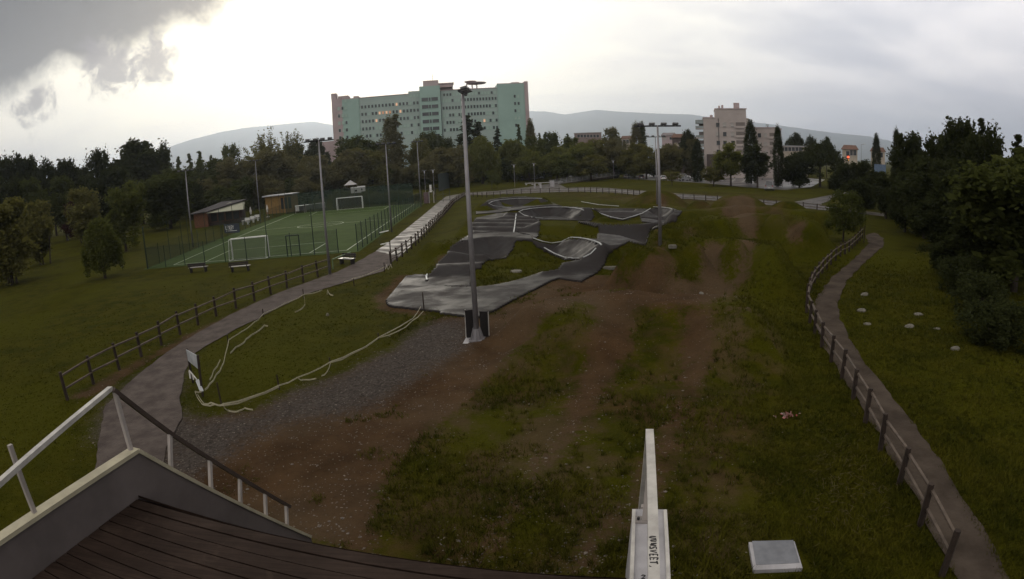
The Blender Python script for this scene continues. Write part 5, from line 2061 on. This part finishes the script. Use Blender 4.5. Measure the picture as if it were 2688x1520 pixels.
        b.tube((0, 0, -.1), (0, 0, h * .7), .06, .03, 6)
    elif kind == 'vase':
        h, rad = 6.5, 2.5
        cs = []
        for i in range(75):
            z = rr_.uniform(.22, .98)
            q = rad * (.25 + .75 * math.sin(math.pi * min(1, z * .8 + .08))) * math.sqrt(rr_.random())
            a = rr_.uniform(0, 6.283)
            cs.append((q * math.cos(a), q * math.sin(a), z * h))
        V = leaf_quads(np.array(cs), int(85 * leaves), .5, .13, r)
        b.tube((0, 0, -.1), (0, 0, h * .35), .13, .10, 6)
        for i in range(7):
            a = i * .9
            b.tube((0, 0, h * .3), (math.cos(a) * 1.3, math.sin(a) * 1.3, h * .7), .06, .02, 5)
    elif kind == 'shrub':
        h, rad = 3.2, 2.4
        cs = np.array([(rr_.gauss(0, .42) * rad, rr_.gauss(0, .42) * rad, h * rr_.uniform(.05, .85)) for _ in range(70)])
        V = leaf_quads(cs, int(80 * leaves), .45, .13, r)
        for i in range(6):
            b.tube((rr_.uniform(-.3, .3), rr_.uniform(-.3, .3), -.1), (rr_.uniform(-1, 1), rr_.uniform(-1, 1), h * .5), .05, .02, 5)
    V[:, 2] = np.maximum(V[:, 2], .05)
    cm = quads_mesh('crown', norm_mesh(V, h, rad))
    cm.materials.append(None)
    return trunk_mesh('trunk', b, h, rad), cm


PROTO = {}
for kind, ns in (('round', 4), ('big', 2), ('multi', 2), ('willow', 1), ('conifer', 3), ('cypress', 2), ('pine', 2), ('sparse', 2), ('sapling', 2), ('vase', 1), ('shrub', 2), ('street', 2)):
    PROTO[kind] = [tree_proto(kind, 100 + 17 * i + len(kind), 2.0 if kind in ('big', 'multi', 'willow') else 1.0) for i in range(ns)]
LM = {
    'dark': leafmat('dark evergreen leaves', (.020, .025, .010), (.048, .054, .019)),
    'deep': leafmat('deep green leaves', (.036, .044, .012), (.074, .082, .022)),
    'green': leafmat('mid green leaves', (.050, .060, .014), (.100, .106, .028)),
    'light': leafmat('spring green leaves', (.085, .095, .018), (.150, .152, .038)),
    'brown': leafmat('brownish budding leaves', (.086, .080, .034), (.145, .130, .056)),
    'olive': leafmat('olive leaves', (.080, .078, .021), (.140, .130, .038)),
    'purple': leafmat('purple plum leaves', (.022, .010, .010), (.040, .016, .015)),
}
_tc = {}


def tree(name, label, kind, lm, u, vtop, vbase=None, dist=None, wpx=None, r=None, group=None, base_z=0.0):
    if vbase is not None:
        p = onground(u, vbase) if vbase > 500 else P(u, vbase)
    else:
        p = PD(u, 420, dist)
        p.z = base_z
    d = math.hypot(p.x, p.y)
    ry = px_ray(u, vtop)
    h = CAMH + ry.z / math.hypot(ry.x, ry.y) * d - p.z
    rad = r if r else wpx / 2 * 1.0439 / FPX * d
    i = _tc.get(kind, 0)
    _tc[kind] = i + 1
    tm, cm = PROTO[kind][i % len(PROTO[kind])]
    t = thing(name, label, 'tree' if 'hedge' not in name and 'shrub' not in name else 'shrub', (p.x, p.y, p.z), random.uniform(0, 6.28), group)
    t.scale = (rad, rad, h)
    o = bpy.data.objects.new('trunk', tm)
    C.objects.link(o)
    o.parent = t
    o = bpy.data.objects.new('crown', cm)
    C.objects.link(o)
    o.parent = t
    o.material_slots[0].link = 'OBJECT'
    o.material_slots[0].material = LM[lm]
    return t


T = tree
# left side
T('broadleaf_tree', 'bushy many-stemmed tree at the left picture edge by the dark lawn', 'multi', 'olive', 25, 490, vbase=715, wpx=190)
T('broadleaf_tree', 'many-stemmed olive tree second from the left picture edge', 'multi', 'olive', 110, 500, vbase=665, wpx=130)
T('plum_tree', 'purple leaved plum tree alone on the left lawn', 'vase', 'purple', 205, 505, vbase=612, wpx=85)
T('broadleaf_tree', 'green tree standing behind the weeping one on the left lawn', 'round', 'green', 318, 462, vbase=632, wpx=125)
T('weeping_tree', 'dark weeping tree drooping to the grass on the left lawn', 'willow', 'green', 265, 548, vbase=700, wpx=105)
T('broadleaf_tree', 'broad green tree left of the far floodlight mast', 'big', 'deep', 415, 432, dist=128, wpx=165)
T('broadleaf_tree', 'green tree between the purple plum and the left edge wood', 'round', 'olive', 195, 470, dist=118, wpx=120)
T('broadleaf_tree', 'round green bush-like tree behind the kiosk', 'round', 'deep', 553, 470, dist=140, wpx=110)
T('broadleaf_tree', 'huge dark tree standing against the sky above the left lawn', 'big', 'dark', 345, 352, dist=170, wpx=190)
T('broadleaf_tree', 'dark tree left shoulder of the huge tree on the skyline', 'round', 'dark', 255, 368, dist=172, wpx=90)
T('broadleaf_tree', 'dark tree right shoulder of the huge tree on the skyline', 'round', 'dark', 405, 368, dist=176, wpx=80)
for k, (u, v, w) in enumerate(((-20, 388, 90), (35, 383, 95), (85, 395, 80), (125, 404, 80), (165, 408, 75), (205, 414, 70))):
    T('broadleaf_tree', 'dark tree of the low wood on the far left horizon', 'round' if k % 2 else 'big', 'dark', u, v, dist=190, wpx=w * 1.2, group='trees of the wood on the far left horizon')
for k, (u, v, w, m) in enumerate(((15, 440, 110, 'dark'), (85, 450, 100, 'deep'), (150, 440, 100, 'deep'), (230, 445, 90, 'dark'), (470, 440, 90, 'dark'), (300, 420, 120, 'dark'))):
    T('broadleaf_tree', 'dim green tree in the shaded belt below the left wood', 'big' if k % 2 else 'round', m, u, v, dist=150, wpx=w, group='trees in the shaded belt on the left')
for k, (u, v, w) in enumerate(((450, 388, 34), (478, 380, 40), (503, 374, 44), (532, 385, 30))):
    T('conifer', 'dark jagged conifer on the skyline right of the huge tree', 'conifer', 'deep', u, v, dist=215, wpx=w * 1.3, group='skyline conifers')
T('broadleaf_tree', 'pointed green tree on the skyline between conifers and sparse tree', 'round', 'green', 575, 358, dist=220, wpx=70)
T('sparse_tree', 'tall open-branched tree on the skyline left of the hospital', 'sparse', 'olive', 660, 325, dist=215, wpx=110)
T('sparse_tree', 'second open-branched tree with raised twigs left of the hospital', 'sparse', 'olive', 730, 328, dist=218, wpx=80)
for k, (u, v, w, m) in enumerate(((600, 400, 110, 'brown'), (665, 385, 130, 'brown'), (725, 390, 120, 'brown'), (545, 400, 100, 'deep'), (500, 405, 90, 'deep'))):
    T('broadleaf_tree', 'budding brownish tree in the belt behind the ochre shed', 'big' if k % 2 else 'round', m, u, v, dist=172 + 4 * k, wpx=w, group='budding trees behind the shed')
T('pine', 'flat dark pine crown at the left foot of the hospital', 'pine', 'dark', 795, 345, dist=240, wpx=80)
T('pine', 'wide dark pine crown left of the hospital wall', 'pine', 'dark', 745, 355, dist=245, wpx=90)
T('broadleaf_tree', 'round dark green tree under the left hospital windows', 'big', 'deep', 905, 347, dist=225, wpx=140)
T('broadleaf_tree', 'brownish tree below the left hospital end behind the mast', 'round', 'brown', 800, 385, dist=190, wpx=120)
T('broadleaf_tree', 'brown budding tree above the far goal', 'big', 'brown', 870, 380, dist=185, wpx=120)
T('broadleaf_tree', 'olive budding tree between the two far light masts', 'round', 'olive', 935, 375, dist=190, wpx=110)
T('tall_conifer', 'tall brownish conifer rising before the hospital middle', 'conifer', 'brown', 1000, 279, dist=215, wpx=95)
T('tall_conifer', 'slim brownish conifer joined to the tall one, left side', 'cypress', 'brown', 985, 300, dist=213, wpx=48)
T('broadleaf_tree', 'brown tree at the right foot of the tall conifer', 'round', 'olive', 1060, 345, dist=222, wpx=80)
T('broadleaf_tree', 'green tree under the hospital core windows', 'big', 'deep', 1095, 335, dist=235, wpx=85)
T('broadleaf_tree', 'plum brown tree behind the main mast', 'big', 'brown', 1110, 372, dist=190, wpx=140)
T('cedar', 'dark spreading cedar before the right hospital wing', 'conifer', 'dark', 1178, 283, dist=225, wpx=125)
T('cedar', 'second dark cedar with level branches right of the mast', 'conifer', 'dark', 1208, 300, dist=228, wpx=95)
T('weeping_willow', 'pale green weeping willow right of the main mast', 'willow', 'light', 1212, 344, dist=205, wpx=88)
T('broadleaf_tree', 'dark tree left of the willow behind the main mast', 'round', 'brown', 1150, 370, dist=192, wpx=80)
T('conifer', 'dark conifer at the right hospital wing, left of three', 'conifer', 'dark', 1255, 318, dist=240, wpx=60)
T('conifer', 'slender conifer at the hospital right end, middle of three', 'conifer', 'deep', 1308, 307, dist=245, wpx=40)
T('conifer', 'dark narrow conifer at the hospital corner, right of three', 'cypress', 'brown', 1338, 305, dist=250, wpx=28)
for k, (u, v, w, m, d) in enumerate(((1290, 355, 80, 'light', 215), (1340, 345, 90, 'green', 225), (1385, 338, 80, 'deep', 235), (1430, 345, 80, 'green', 232), (1330, 378, 90, 'light', 200), (1400, 372, 95, 'light', 198), (1460, 362, 90, 'light', 205), (1500, 352, 90, 'olive', 215), (1545, 355, 90, 'brown', 210), (1590, 362, 80, 'olive', 205), (1485, 392, 100, 'olive', 188), (1625, 372, 85, 'olive', 195), (1680, 365, 80, 'brown', 195), (1425, 390, 80, 'green', 190))):
    T('broadleaf_tree', 'fresh green street tree in the belt between hospital and apartment block', 'big' if k % 3 == 0 else 'street', m, u, v, dist=d, wpx=w, group='street trees between hospital and apartments')
for k, (u, v, w) in enumerate(((1375, 328, 40), (1400, 330, 44), (1430, 332, 34), (1360, 330, 30))):
    T('conifer', 'small dark conifer tip above the street trees right of the hospital', 'conifer', 'deep', u, v, dist=260, wpx=w, group='small conifers right of the hospital')
T('broadleaf_tree', 'round brownish tree crown on the skyline left of the twin cypresses', 'big', 'brown', 1548, 322, dist=275, wpx=62)
T('cypress', 'broad dark cypress of the twin pair on the skyline', 'cypress', 'brown', 1603, 313, dist=270, wpx=36)
T('cypress', 'slim pointed cypress of the twin pair on the skyline', 'cypress', 'deep', 1618, 311, dist=270, wpx=22)
T('pine', 'dark umbrella pine leaning out left of the apartment block', 'pine', 'dark', 1736, 322, dist=215, wpx=60)
T('broadleaf_tree', 'brown tree crown left of the apartment balconies', 'round', 'brown', 1738, 345, dist=212, wpx=56)
T('cypress', 'dark columnar cypress in front of the apartment balconies', 'cypress', 'dark', 1755, 358, vbase=457, wpx=32)
T('broadleaf_tree', 'spring green tree in front of the apartment block', 'street', 'light', 1838, 364, vbase=468, wpx=95)
T('broadleaf_tree', 'small green tree left of the spring green one by the kerb', 'street', 'olive', 1795, 420, vbase=468, wpx=60)
T('cypress', 'tall dark cypress at the apartment block right corner', 'cypress', 'dark', 1889, 308, dist=165, wpx=36)
T('broadleaf_tree', 'round dark tree under the tall cypress', 'street', 'dark', 1905, 368, vbase=472, wpx=92)
T('cypress', 'narrow black cypress before the lower apartment wing', 'cypress', 'dark', 1957, 322, dist=150, wpx=26)
T('pine', 'ragged pine crown above the lower apartment wing', 'pine', 'dark', 1935, 315, dist=245, wpx=50)
T('pine', 'dark pine crown on the skyline right of the wing', 'pine', 'dark', 2000, 330, dist=265, wpx=60)
T('pine', 'lower dark pine crown on the skyline right of the wing', 'pine', 'dark', 2040, 338, dist=265, wpx=50)
T('pine', 'small dark pine top above the wide umbrella pine', 'pine', 'dark', 2078, 340, dist=230, wpx=42)
T('umbrella_pine', 'wide dark umbrella pine standing by the car park', 'pine', 'dark', 2062, 354, vbase=470, wpx=140)
T('broadleaf_tree', 'dark low tree filling in under the umbrella pine', 'big', 'dark', 2010, 385, dist=150, wpx=90)
T('cypress', 'lone dark cypress among houses on the right skyline', 'cypress', 'dark', 2204, 341, dist=190, wpx=22)
T('cypress', 'ragged dark cypress left of the big right trees', 'cypress', 'dark', 2255, 330, dist=120, wpx=28)
T('small_tree', 'small round dark green tree beside the gravel path bend', 'vase', 'deep', 2120, 482, vbase=608, wpx=105)
for k, (u, v, w, d) in enumerate(((2150, 405, 90, 120), (2190, 430, 100, 95), (2230, 440, 110, 80), (2160, 455, 80, 85), (2110, 425, 60, 128))):
    T('broadleaf_tree', 'dark hedge-like tree between street and gravel path', 'big' if k % 2 else 'round', 'dark', u, v, dist=d, wpx=w, group='dark trees between street and gravel path')
for k, (u, v, w, d, kd, lm_) in enumerate(((2300, 338, 120, 75, 'big', 'dark'), (2360, 328, 130, 70, 'round', 'dark'), (2420, 312, 130, 66, 'big', 'dark'), (2480, 330, 120, 62, 'round', 'dark'), (2330, 400, 130, 62, 'big', 'dark'), (2410, 410, 140, 56, 'big', 'dark'), (2280, 430, 100, 66, 'round', 'dark'), (2350, 480, 120, 55, 'big', 'dark'))):
    T('broadleaf_tree', 'big dark tree of the row along the right-hand lawn', kd, lm_, u, v, dist=d, wpx=w * 1.15, group='dark trees along the right-hand lawn')
T('conifer', 'spiky dark conifer tip above the right-hand tree row', 'conifer', 'dark', 2470, 285, dist=64, wpx=95)
T('conifer', 'dark conifer at the right picture edge, above the lawn', 'conifer', 'dark', 2560, 325, dist=52, wpx=120)
T('broadleaf_tree', 'nearest big leafy tree at the right picture edge', 'big', 'deep', 2570, 385, dist=40, r=4.8)
T('broadleaf_tree', 'leafy tree left of the nearest one at the right edge', 'big', 'dark', 2500, 440, dist=42, r=4.0)
for k, (u, v, d, r_) in enumerate(((2440, 640, 37, 1.6), (2490, 690, 32, 1.7), (2545, 760, 27, 1.8), (2390, 610, 43, 1.6))):
    T('shrub', 'dark low shrub under the right-hand tree row', 'shrub', 'dark', u, v, dist=d, r=r_, group='shrubs under the right-hand trees')
T('sapling', 'young leafy tree on the far lawn right of the main mast, left one', 'sapling', 'green', 1237, 430, vbase=477, wpx=28)
T('sapling', 'young leafy tree on the far lawn right of the main mast, right one', 'sapling', 'green', 1252, 438, vbase=474, wpx=24)
T('sapling', 'young green tree at the car park kerb behind the masts', 'sapling', 'olive', 1690, 432, vbase=468, wpx=44)
BELT = [('low dark tree filling the belt behind the kiosk and shed', [(430 + 42 * k, 452 - 3 * (k % 3), 160 + 5 * (k % 2), 'deep' if k % 3 == 1 else 'brown') for k in range(9)]),
        ('low brownish tree filling the belt behind the pitch', [(815 + 44 * k, 412 + 5 * (k % 2), 196 + 4 * (k % 3), 'brown' if k % 3 else 'deep') for k in range(8)]),
        ('low green tree filling the belt behind the far lawn', [(1275 + 46 * k, 400 - 4 * (k % 2), 212 + 4 * (k % 3), 'olive' if k % 2 else 'deep') for k in range(10)])]
for lab, items in BELT:
    for k, (u, v, d, lm_) in enumerate(items):
        T('broadleaf_tree', lab, 'big' if k % 2 else 'round', lm_, u, v, dist=d, wpx=78, group=lab.replace('low ', '').split(' tree')[0] + ' belt trees' + lab[-12:])
# hedge belt behind the pitch (dim shrubs)
for k, u in enumerate(range(845, 1060, 24)):
    T('shrub', 'brown shrub of the hedge behind the far goal', 'shrub', 'brown' if k % 3 else 'olive', u, 478 + (k % 3) * 4, dist=128 + (k % 4) * 2, wpx=42, group='shrubs behind the far goal')


# members of a row of look-alikes are told apart by their place in the row
ORD = ['first', 'second', 'third', 'fourth', 'fifth', 'sixth', 'seventh', 'eighth', 'ninth', 'tenth', 'eleventh', 'twelfth', 'thirteenth', 'fourteenth']
_same = {}
for o in list(C.objects):
    if o.parent is None and o.get('label') and o.get('group'):
        _same.setdefault(o['label'], []).append(o)
for lab, os_ in _same.items():
    if len(os_) > 1:
        os_.sort(key=lambda o: math.atan2(o.location.x, o.location.y))
        for k, o in enumerate(os_):
            o['label'] = lab + ', ' + ORD[min(k, 13)] + ' from left'


# ------------------------------------------------------------------ hills on the horizon
M_hill = mat('wooded hillside', (.045, .052, .040), .95, .4, .004, bump=0)


def hills(name, prof, dist, front):
    """ridge line surveyed on the skyline, sloping down towards the viewer"""
    cols = []
    for (u0, v0), (u1, v1) in zip(prof, prof[1:]):
        n = max(2, int(abs(u1 - u0) / 6))
        for k in range(n):
            t = k / n
            cols.append((u0 + (u1 - u0) * t, v0 + (v1 - v0) * t + random.uniform(-.5, .5)))
    cols.append(prof[-1])
    V, F = [], []
    rows = 12
    for u, v in cols:
        q = PD(u, v, dist)
        dirv = Vector((q.x, q.y, 0)).normalized()
        for j in range(rows + 3):
            if j <= rows:
                t = j / rows
                d = front + (dist - front) * t
                z = q.z * (t ** 1.15) * (1 + (.10 * math.sin(u * .05 + j * 1.7) + .06 * math.sin(u * .13 - j)) * (1 - t))
            else:
                d = dist + (j - rows) * 500
                z = q.z * (1 - .45 * (j - rows))
            V.append((dirv.x * d, dirv.y * d, z - 3 * (j == 0)))
    n = rows + 3
    for i in range(len(cols) - 1):
        for j in range(n - 1):
            F.append((i * n + j, (i + 1) * n + j, (i + 1) * n + j + 1, i * n + j + 1))
    b = MB()
    b.v, b.f = V, F
    o = b.build(name, M_hill, None, True)
    tag(o, kind='structure')


hills('hills', [(390, 385), (415, 373), (480, 351), (560, 331), (620, 321), (680, 316), (735, 310), (790, 306), (835, 314), (900, 318), (980, 330), (1060, 345), (1140, 360), (1200, 378)], 11600, 7200)
hills('hills', [(1150, 345), (1240, 310), (1300, 290), (1335, 279), (1380, 281), (1420, 288), (1500, 276), (1560, 281), (1640, 285), (1740, 288), (1800, 297), (1890, 307), (1960, 315), (2050, 328), (2120, 337), (2180, 342), (2230, 352), (2290, 372), (2360, 390)], 12000, 7400)

# haze between here and the hills
hzm = bpy.data.materials.new('haze')
hzm.use_nodes = True
nt = hzm.node_tree
nt.nodes.remove(nt.nodes['Principled BSDF'])
pv = nt.nodes.new('ShaderNodeVolumePrincipled')
pv.inputs['Color'].default_value = (.78, .87, 1.0, 1)
pv.inputs['Anisotropy'].default_value = .65
pv.inputs['Density'].default_value = 1.15e-4
nt.links.new(pv.outputs[0], nt.nodes['Material Output'].inputs['Volume'])
hb = MB().box((0, 6500, 624), (28000, 15000, 1272)).build('haze', hzm)
tag(hb, 'pale haze filling the air out to the hills', None, kind='stuff')


# ------------------------------------------------------------------ turf, stones, litter
def zone_at(X, Y):
    """nearest grid value of the ground zones"""
    ix = np.clip(np.searchsorted(xs, X), 0, len(xs) - 1)
    iy = np.clip(np.searchsorted(ys, Y), 0, len(ys) - 1)
    k = iy * len(xs) + ix
    return bm_zone[0][k], bm_zone[1][k], bm_zone[2][k]


PATHPOLY = [[(p.x, p.y) for p in (P(u, v) for u, v in poly)] for poly in (
    [(335, 1085), (262, 1030), (300, 985), (395, 905), (520, 825), (640, 763), (760, 715), (905, 655), (985, 605), (1060, 545), (1122, 494), (1168, 492), (1100, 548), (1045, 608), (985, 660), (880, 708), (665, 793), (485, 892), (455, 1000), (462, 1040)],
    [(2540, 1500), (2330, 1110), (2150, 880), (2105, 765), (2130, 705), (2222, 618), (2185, 612), (2090, 700), (2045, 780), (2120, 950), (2310, 1270), (2420, 1500)])]


def grass_blades():
    n = 175000
    # density falls with distance from the start ramp
    a = rng.uniform(-1.08, 1.12, n)
    d = 7.5 + 44 * rng.random(n) ** 1.55
    X = d * np.sin(a)
    Y = d * np.cos(a)
    zd_, zg_, zt_ = zone_at(X, Y)
    pn = vnoise(X, Y, .45, 21) + .6 * vnoise(X, Y, 1.1, 22)
    weeds = (vnoise(X, Y, .8, 31) + .7 * vnoise(X, Y, 2.3, 32)) > .36
    keepp = ((zd_ < .42 + .45 * pn) | (weeds & (rng.random(n) < .7))) & (zg_ < .4) & (Y > 4)
    keepp &= ~((zt_ > .4) & ((pn < -.05) | (rng.random(n) < .5)))
    keepp &= rng.random(n) > np.clip((d - 30) / 21, 0, 1)
    keepp &= (X > -5.5) | (rng.random(n) < .45)
    for poly in PATHPOLY:
        keepp &= ~inpoly(X, Y, poly)
    Z = height(X, Y)
    U, W_ = to_px(X, Y, Z)
    for p in ASPH:
        keepp &= ~inpoly(U, W_, p)
    keepp &= ~((np.abs(X - 4.8) < .62) & (np.abs(Y - 8.2) < .62))
    # nothing grows through the ramp
    aa = X * AX.x + Y * AX.y
    bb = X * NX.x + Y * NX.y
    keepp &= ~((aa < A1 + .25) & (bb > BL - .2) & (bb < BR + .45))
    X, Y, Z, d, pn = X[keepp], Y[keepp], Z[keepp], d[keepp], pn[keepp]
    m = len(X)
    k = 4
    X, Y, Z, d, pn = (np.repeat(q, k) for q in (X, Y, Z, d, pn))
    X = X + rng.normal(size=m * k) * .05
    Y = Y + rng.normal(size=m * k) * .05
    hgt = (.045 + .11 * rng.random(m * k) ** 2) * (1 + .9 * np.clip(pn, 0, 1)) * (.8 + .012 * d) * np.where(X < -5.5, .38, 1.0) * np.where(X > 13 - .0 * Y, .8, 1.0)
    w = (.007 + .008 * rng.random(m * k)) * (.7 + .035 * d)
    ang = rng.uniform(0, 6.283, m * k)
    lean = rng.normal(size=(m * k, 2)) * hgt[:, None] * .55
    p0 = np.stack([X - np.cos(ang) * w, Y - np.sin(ang) * w, Z - .01], 1)
    p1 = np.stack([X + np.cos(ang) * w, Y + np.sin(ang) * w, Z - .01], 1)
    p2 = np.stack([X + lean[:, 0], Y + lean[:, 1], Z + hgt], 1)
    V = np.stack([p0, p1, p2], 1).reshape(-1, 3)
    # taller tufts and weeds here and there
    n2 = 5200
    a2 = rng.uniform(-.5, 1.1, n2)
    d2 = 8.5 + 34 * rng.random(n2) ** 1.3
    X2, Y2 = d2 * np.sin(a2), d2 * np.cos(a2)
    z2d, z2g, _ = zone_at(X2, Y2)
    ok = (z2d < .6) & (z2g < .3) & (X2 > -4.5) & (vnoise(X2, Y2, .6, 41) > .05)
    for poly in PATHPOLY:
        ok &= ~inpoly(X2, Y2, poly)
    Z2 = height(X2, Y2)
    U2, W2 = to_px(X2, Y2, Z2)
    for p in ASPH:
        ok &= ~inpoly(U2, W2, p)
    ok &= ~((X2 * AX.x + Y2 * AX.y < A1 + .3) & (X2 * NX.x + Y2 * NX.y < BR + .5))
    ok &= ~((np.abs(X2 - 4.8) < .8) & (np.abs(Y2 - 8.2) < .8))
    X2, Y2, Z2 = (np.repeat(q[ok], 12) for q in (X2, Y2, Z2))
    m2 = len(X2)
    X2, Y2 = X2 + rng.normal(size=m2) * .04, Y2 + rng.normal(size=m2) * .04
    h2 = .10 + .20 * rng.random(m2)
    w2 = .006 + .012 * rng.random(m2)
    g2 = rng.uniform(0, 6.283, m2)
    l2 = rng.normal(size=(m2, 2)) * h2[:, None] * .5
    V2 = np.stack([np.stack([X2 - np.cos(g2) * w2, Y2 - np.sin(g2) * w2, Z2 - .01], 1), np.stack([X2 + np.cos(g2) * w2, Y2 + np.sin(g2) * w2, Z2 - .01], 1), np.stack([X2 + l2[:, 0], Y2 + l2[:, 1], Z2 + h2], 1)], 1).reshape(-1, 3)
    V = np.concatenate([V, V2])
    me = bpy.data.meshes.new('grass')
    nv = len(V)
    me.vertices.add(nv)
    me.vertices.foreach_set('co', V.astype(np.float32).ravel())
    me.loops.add(nv)
    me.loops.foreach_set('vertex_index', np.arange(nv, dtype=np.int32))
    me.polygons.add(nv // 3)
    me.polygons.foreach_set('loop_start', np.arange(0, nv, 3, dtype=np.int32))
    me.polygons.foreach_set('loop_total', np.full(nv // 3, 3, np.int32))
    me.update(calc_edges=True)
    o = bpy.data.objects.new('grass', me)
    C.objects.link(o)
    m_ = bpy.data.materials.new('grass blades')
    m_.use_nodes = True
    t = NT(m_.node_tree)
    b = m_.node_tree.nodes['Principled BSDF']
    v = t.n('ShaderNodeTexCoord').outputs['Object']
    a_ = t.ss(t.noise(v, .5, 4, .6), .38, .62)
    c_ = t.ss(t.noise(v, 9, 3, .6), .4, .7)
    col = t.mix(a_, (.025, .029, .0020), (.054, .051, .0040))
    col = t.mix(t.m('MULTIPLY', c_, .5), col, (.078, .068, .012))
    t.put(b.inputs['Base Color'], col)
    b.inputs['Roughness'].default_value = .9
    b.inputs['Specular IOR Level'].default_value = .05
    me.materials.append(m_)
    tag(o, 'short rough grass growing over the field and mounds', 'grass', kind='stuff')
    return m


grass_blades()


def straw():
    """dead pale stalks lying in the turf on the right"""
    b = MB()
    for k in range(300):
        u, v = random.gauss(2120, 75), random.gauss(1200, 75)
        p = P(u, v)
        z = hz(p.x, p.y) if False else 0.0
        a = random.uniform(0, 6.28)
        L = random.uniform(.06, .22)
        q = Vector((math.cos(a) * L, math.sin(a) * L, random.uniform(-.02, .08)))
        b.beam(Vector((p.x, p.y, z + .07)), Vector((p.x, p.y, z + .07)) + q, .006, .004)
    tag(b.build('straw', mat('dry straw', (.075, .058, .022), .9, .3, 2)), 'dead pale grass stalks lying in the turf below the right fence', 'straw', kind='stuff')


straw()


def pebbles():
    base = [(0, 0, 1), (.9, 0, .2), (.28, .85, .15), (-.72, .53, .2), (-.72, -.53, .1), (.28, -.85, .2), (0, 0, -.3)]
    fs = [(0, 1, 2), (0, 2, 3), (0, 3, 4), (0, 4, 5), (0, 5, 1), (2, 1, 6), (3, 2, 6), (4, 3, 6), (5, 4, 6), (1, 5, 6)]
    base = np.array(base)
    n = 26000
    a = rng.uniform(-.85, .6, n)
    d = 8.6 + 30 * rng.random(n) ** 1.4
    X, Y = d * np.sin(a), d * np.cos(a)
    zd_, zg_, zt_ = zone_at(X, Y)
    pr = zd_ * .55 + zg_ * 1.2 + zt_ * .10
    k = rng.random(n) < pr
    aa, bb = X * AX.x + Y * AX.y, X * NX.x + Y * NX.y
    k &= ~((aa < A1 + .25) & (bb > BL - .2) & (bb < BR + .45))
    X, Y, zg_ = X[k], Y[k], zg_[k]
    Z = height(X, Y)
    b = MB()
    V, F = [], []
    for x, y, z, g in zip(X, Y, Z, zg_):
        s = random.uniform(.011, .032) * (1.0 if random.random() < .96 else 2.0)
        ca, sa = math.cos(x * 91), math.sin(x * 91)
        o = len(V)
        for p in base:
            V.append((x + (p[0] * ca - p[1] * sa) * s, y + (p[0] * sa + p[1] * ca) * s * .8, z + p[2] * s * .6))
        F += [tuple(i + o for i in f) for f in fs]
    b.v, b.f = V, F
    o = b.build('gravel', mat('loose pebbles', (.14, .118, .098), .9, .6, 9, col2=(.05, .045, .042)))
    tag(o, 'loose pale pebbles scattered over the bare earth and gravel', 'gravel', kind='stuff')


pebbles()


def rock(label, u, v, s, flat=.5):
    p = onground(u, v)
    bm = bmesh.new()
    bmesh.ops.create_icosphere(bm, subdivisions=2, radius=1)
    for q in bm.verts:
        k = 1 + random.uniform(-.16, .16)
        q.co = Vector((q.co.x * s[0] * k, q.co.y * s[1] * k, q.co.z * s[2] * k))
    me = bpy.data.meshes.new('rock')
    bm.to_mesh(me)
    bm.free()
    me.materials.append(M_stone)
    o = bpy.data.objects.new('rock', me)
    C.objects.link(o)
    o.location = (p.x, p.y, p.z + s[2] * .05)
    return tag(o, label, 'rock', 'pale rocks in the right-hand lawn')


rock('white rock at the far end of the lawn stone row beside the gravel path', 2175, 742, (.26, .2, .14))
rock('white rock in the lawn row, second from the far end', 2167, 783, (.28, .2, .14))
rock('white rock in the lawn row nearest the gravel path', 2180, 816, (.22, .16, .08))
rock('pale flat rock in the middle of the right lawn', 2287, 822, (.26, .2, .12))
rock('pale rock beside the bare patch in the right lawn', 2310, 792, (.3, .22, .10))
rock('largest pale rock, nearest to the dark trees on the right', 2402, 880, (.26, .2, .16))
rock('small pale rock right of the middle lawn rock', 2356, 828, (.22, .14, .06))
rock('small stone on the brown table of the first dirt jump', 1764, 739, (.12, .1, .08))
# flat white slab and concrete covers
for lab, u, v, sx, sy in (('pale flat concrete cover in the grass beside the pump track straight', 1535, 677, .95, .42), ('small white cover beside the foot of the jump floodlight mast', 1691, 625, .45, .3), ('oval concrete manhole cover in the grass of the near loop', 1298, 684, .7, .6)):
    p = onground(u, v)
    z = p.z
    if 'oval' in lab:
        o = MB().tube((p.x, p.y, z - .05), (p.x, p.y, z + .10), .42, .38, 14).build('manhole_cover', M_stone)
    else:
        o = MB().box((p.x, p.y, z + .06), (sx, sy, .16), rz=-.15).box((p.x, p.y, z + .155), (sx * .9, sy * .85, .03), rz=-.15).build('concrete_cover', M_stone)
    tag(o, lab, 'cover')
# crumpled red wrapper on the grass
p = P(1977, 1052)
b = MB()
for k in range(26):
    x, y = random.gauss(0, .16), random.gauss(0, .07)
    b.box((p.x + x, p.y + y, .08 + random.uniform(0, .05)), (random.uniform(.04, .12), random.uniform(.03, .07), .01), mx=Matrix.Rotation(random.uniform(0, 3), 3, Vector((random.random(), random.random(), random.random() + .1)).normalized()))
o = b.build('litter', mat('red wrapper', (.16, .018, .015), .5, .5, 8, col2=(.20, .17, .15)))
tag(o, 'crumpled red and white wrapper lying in the grass', 'litter')
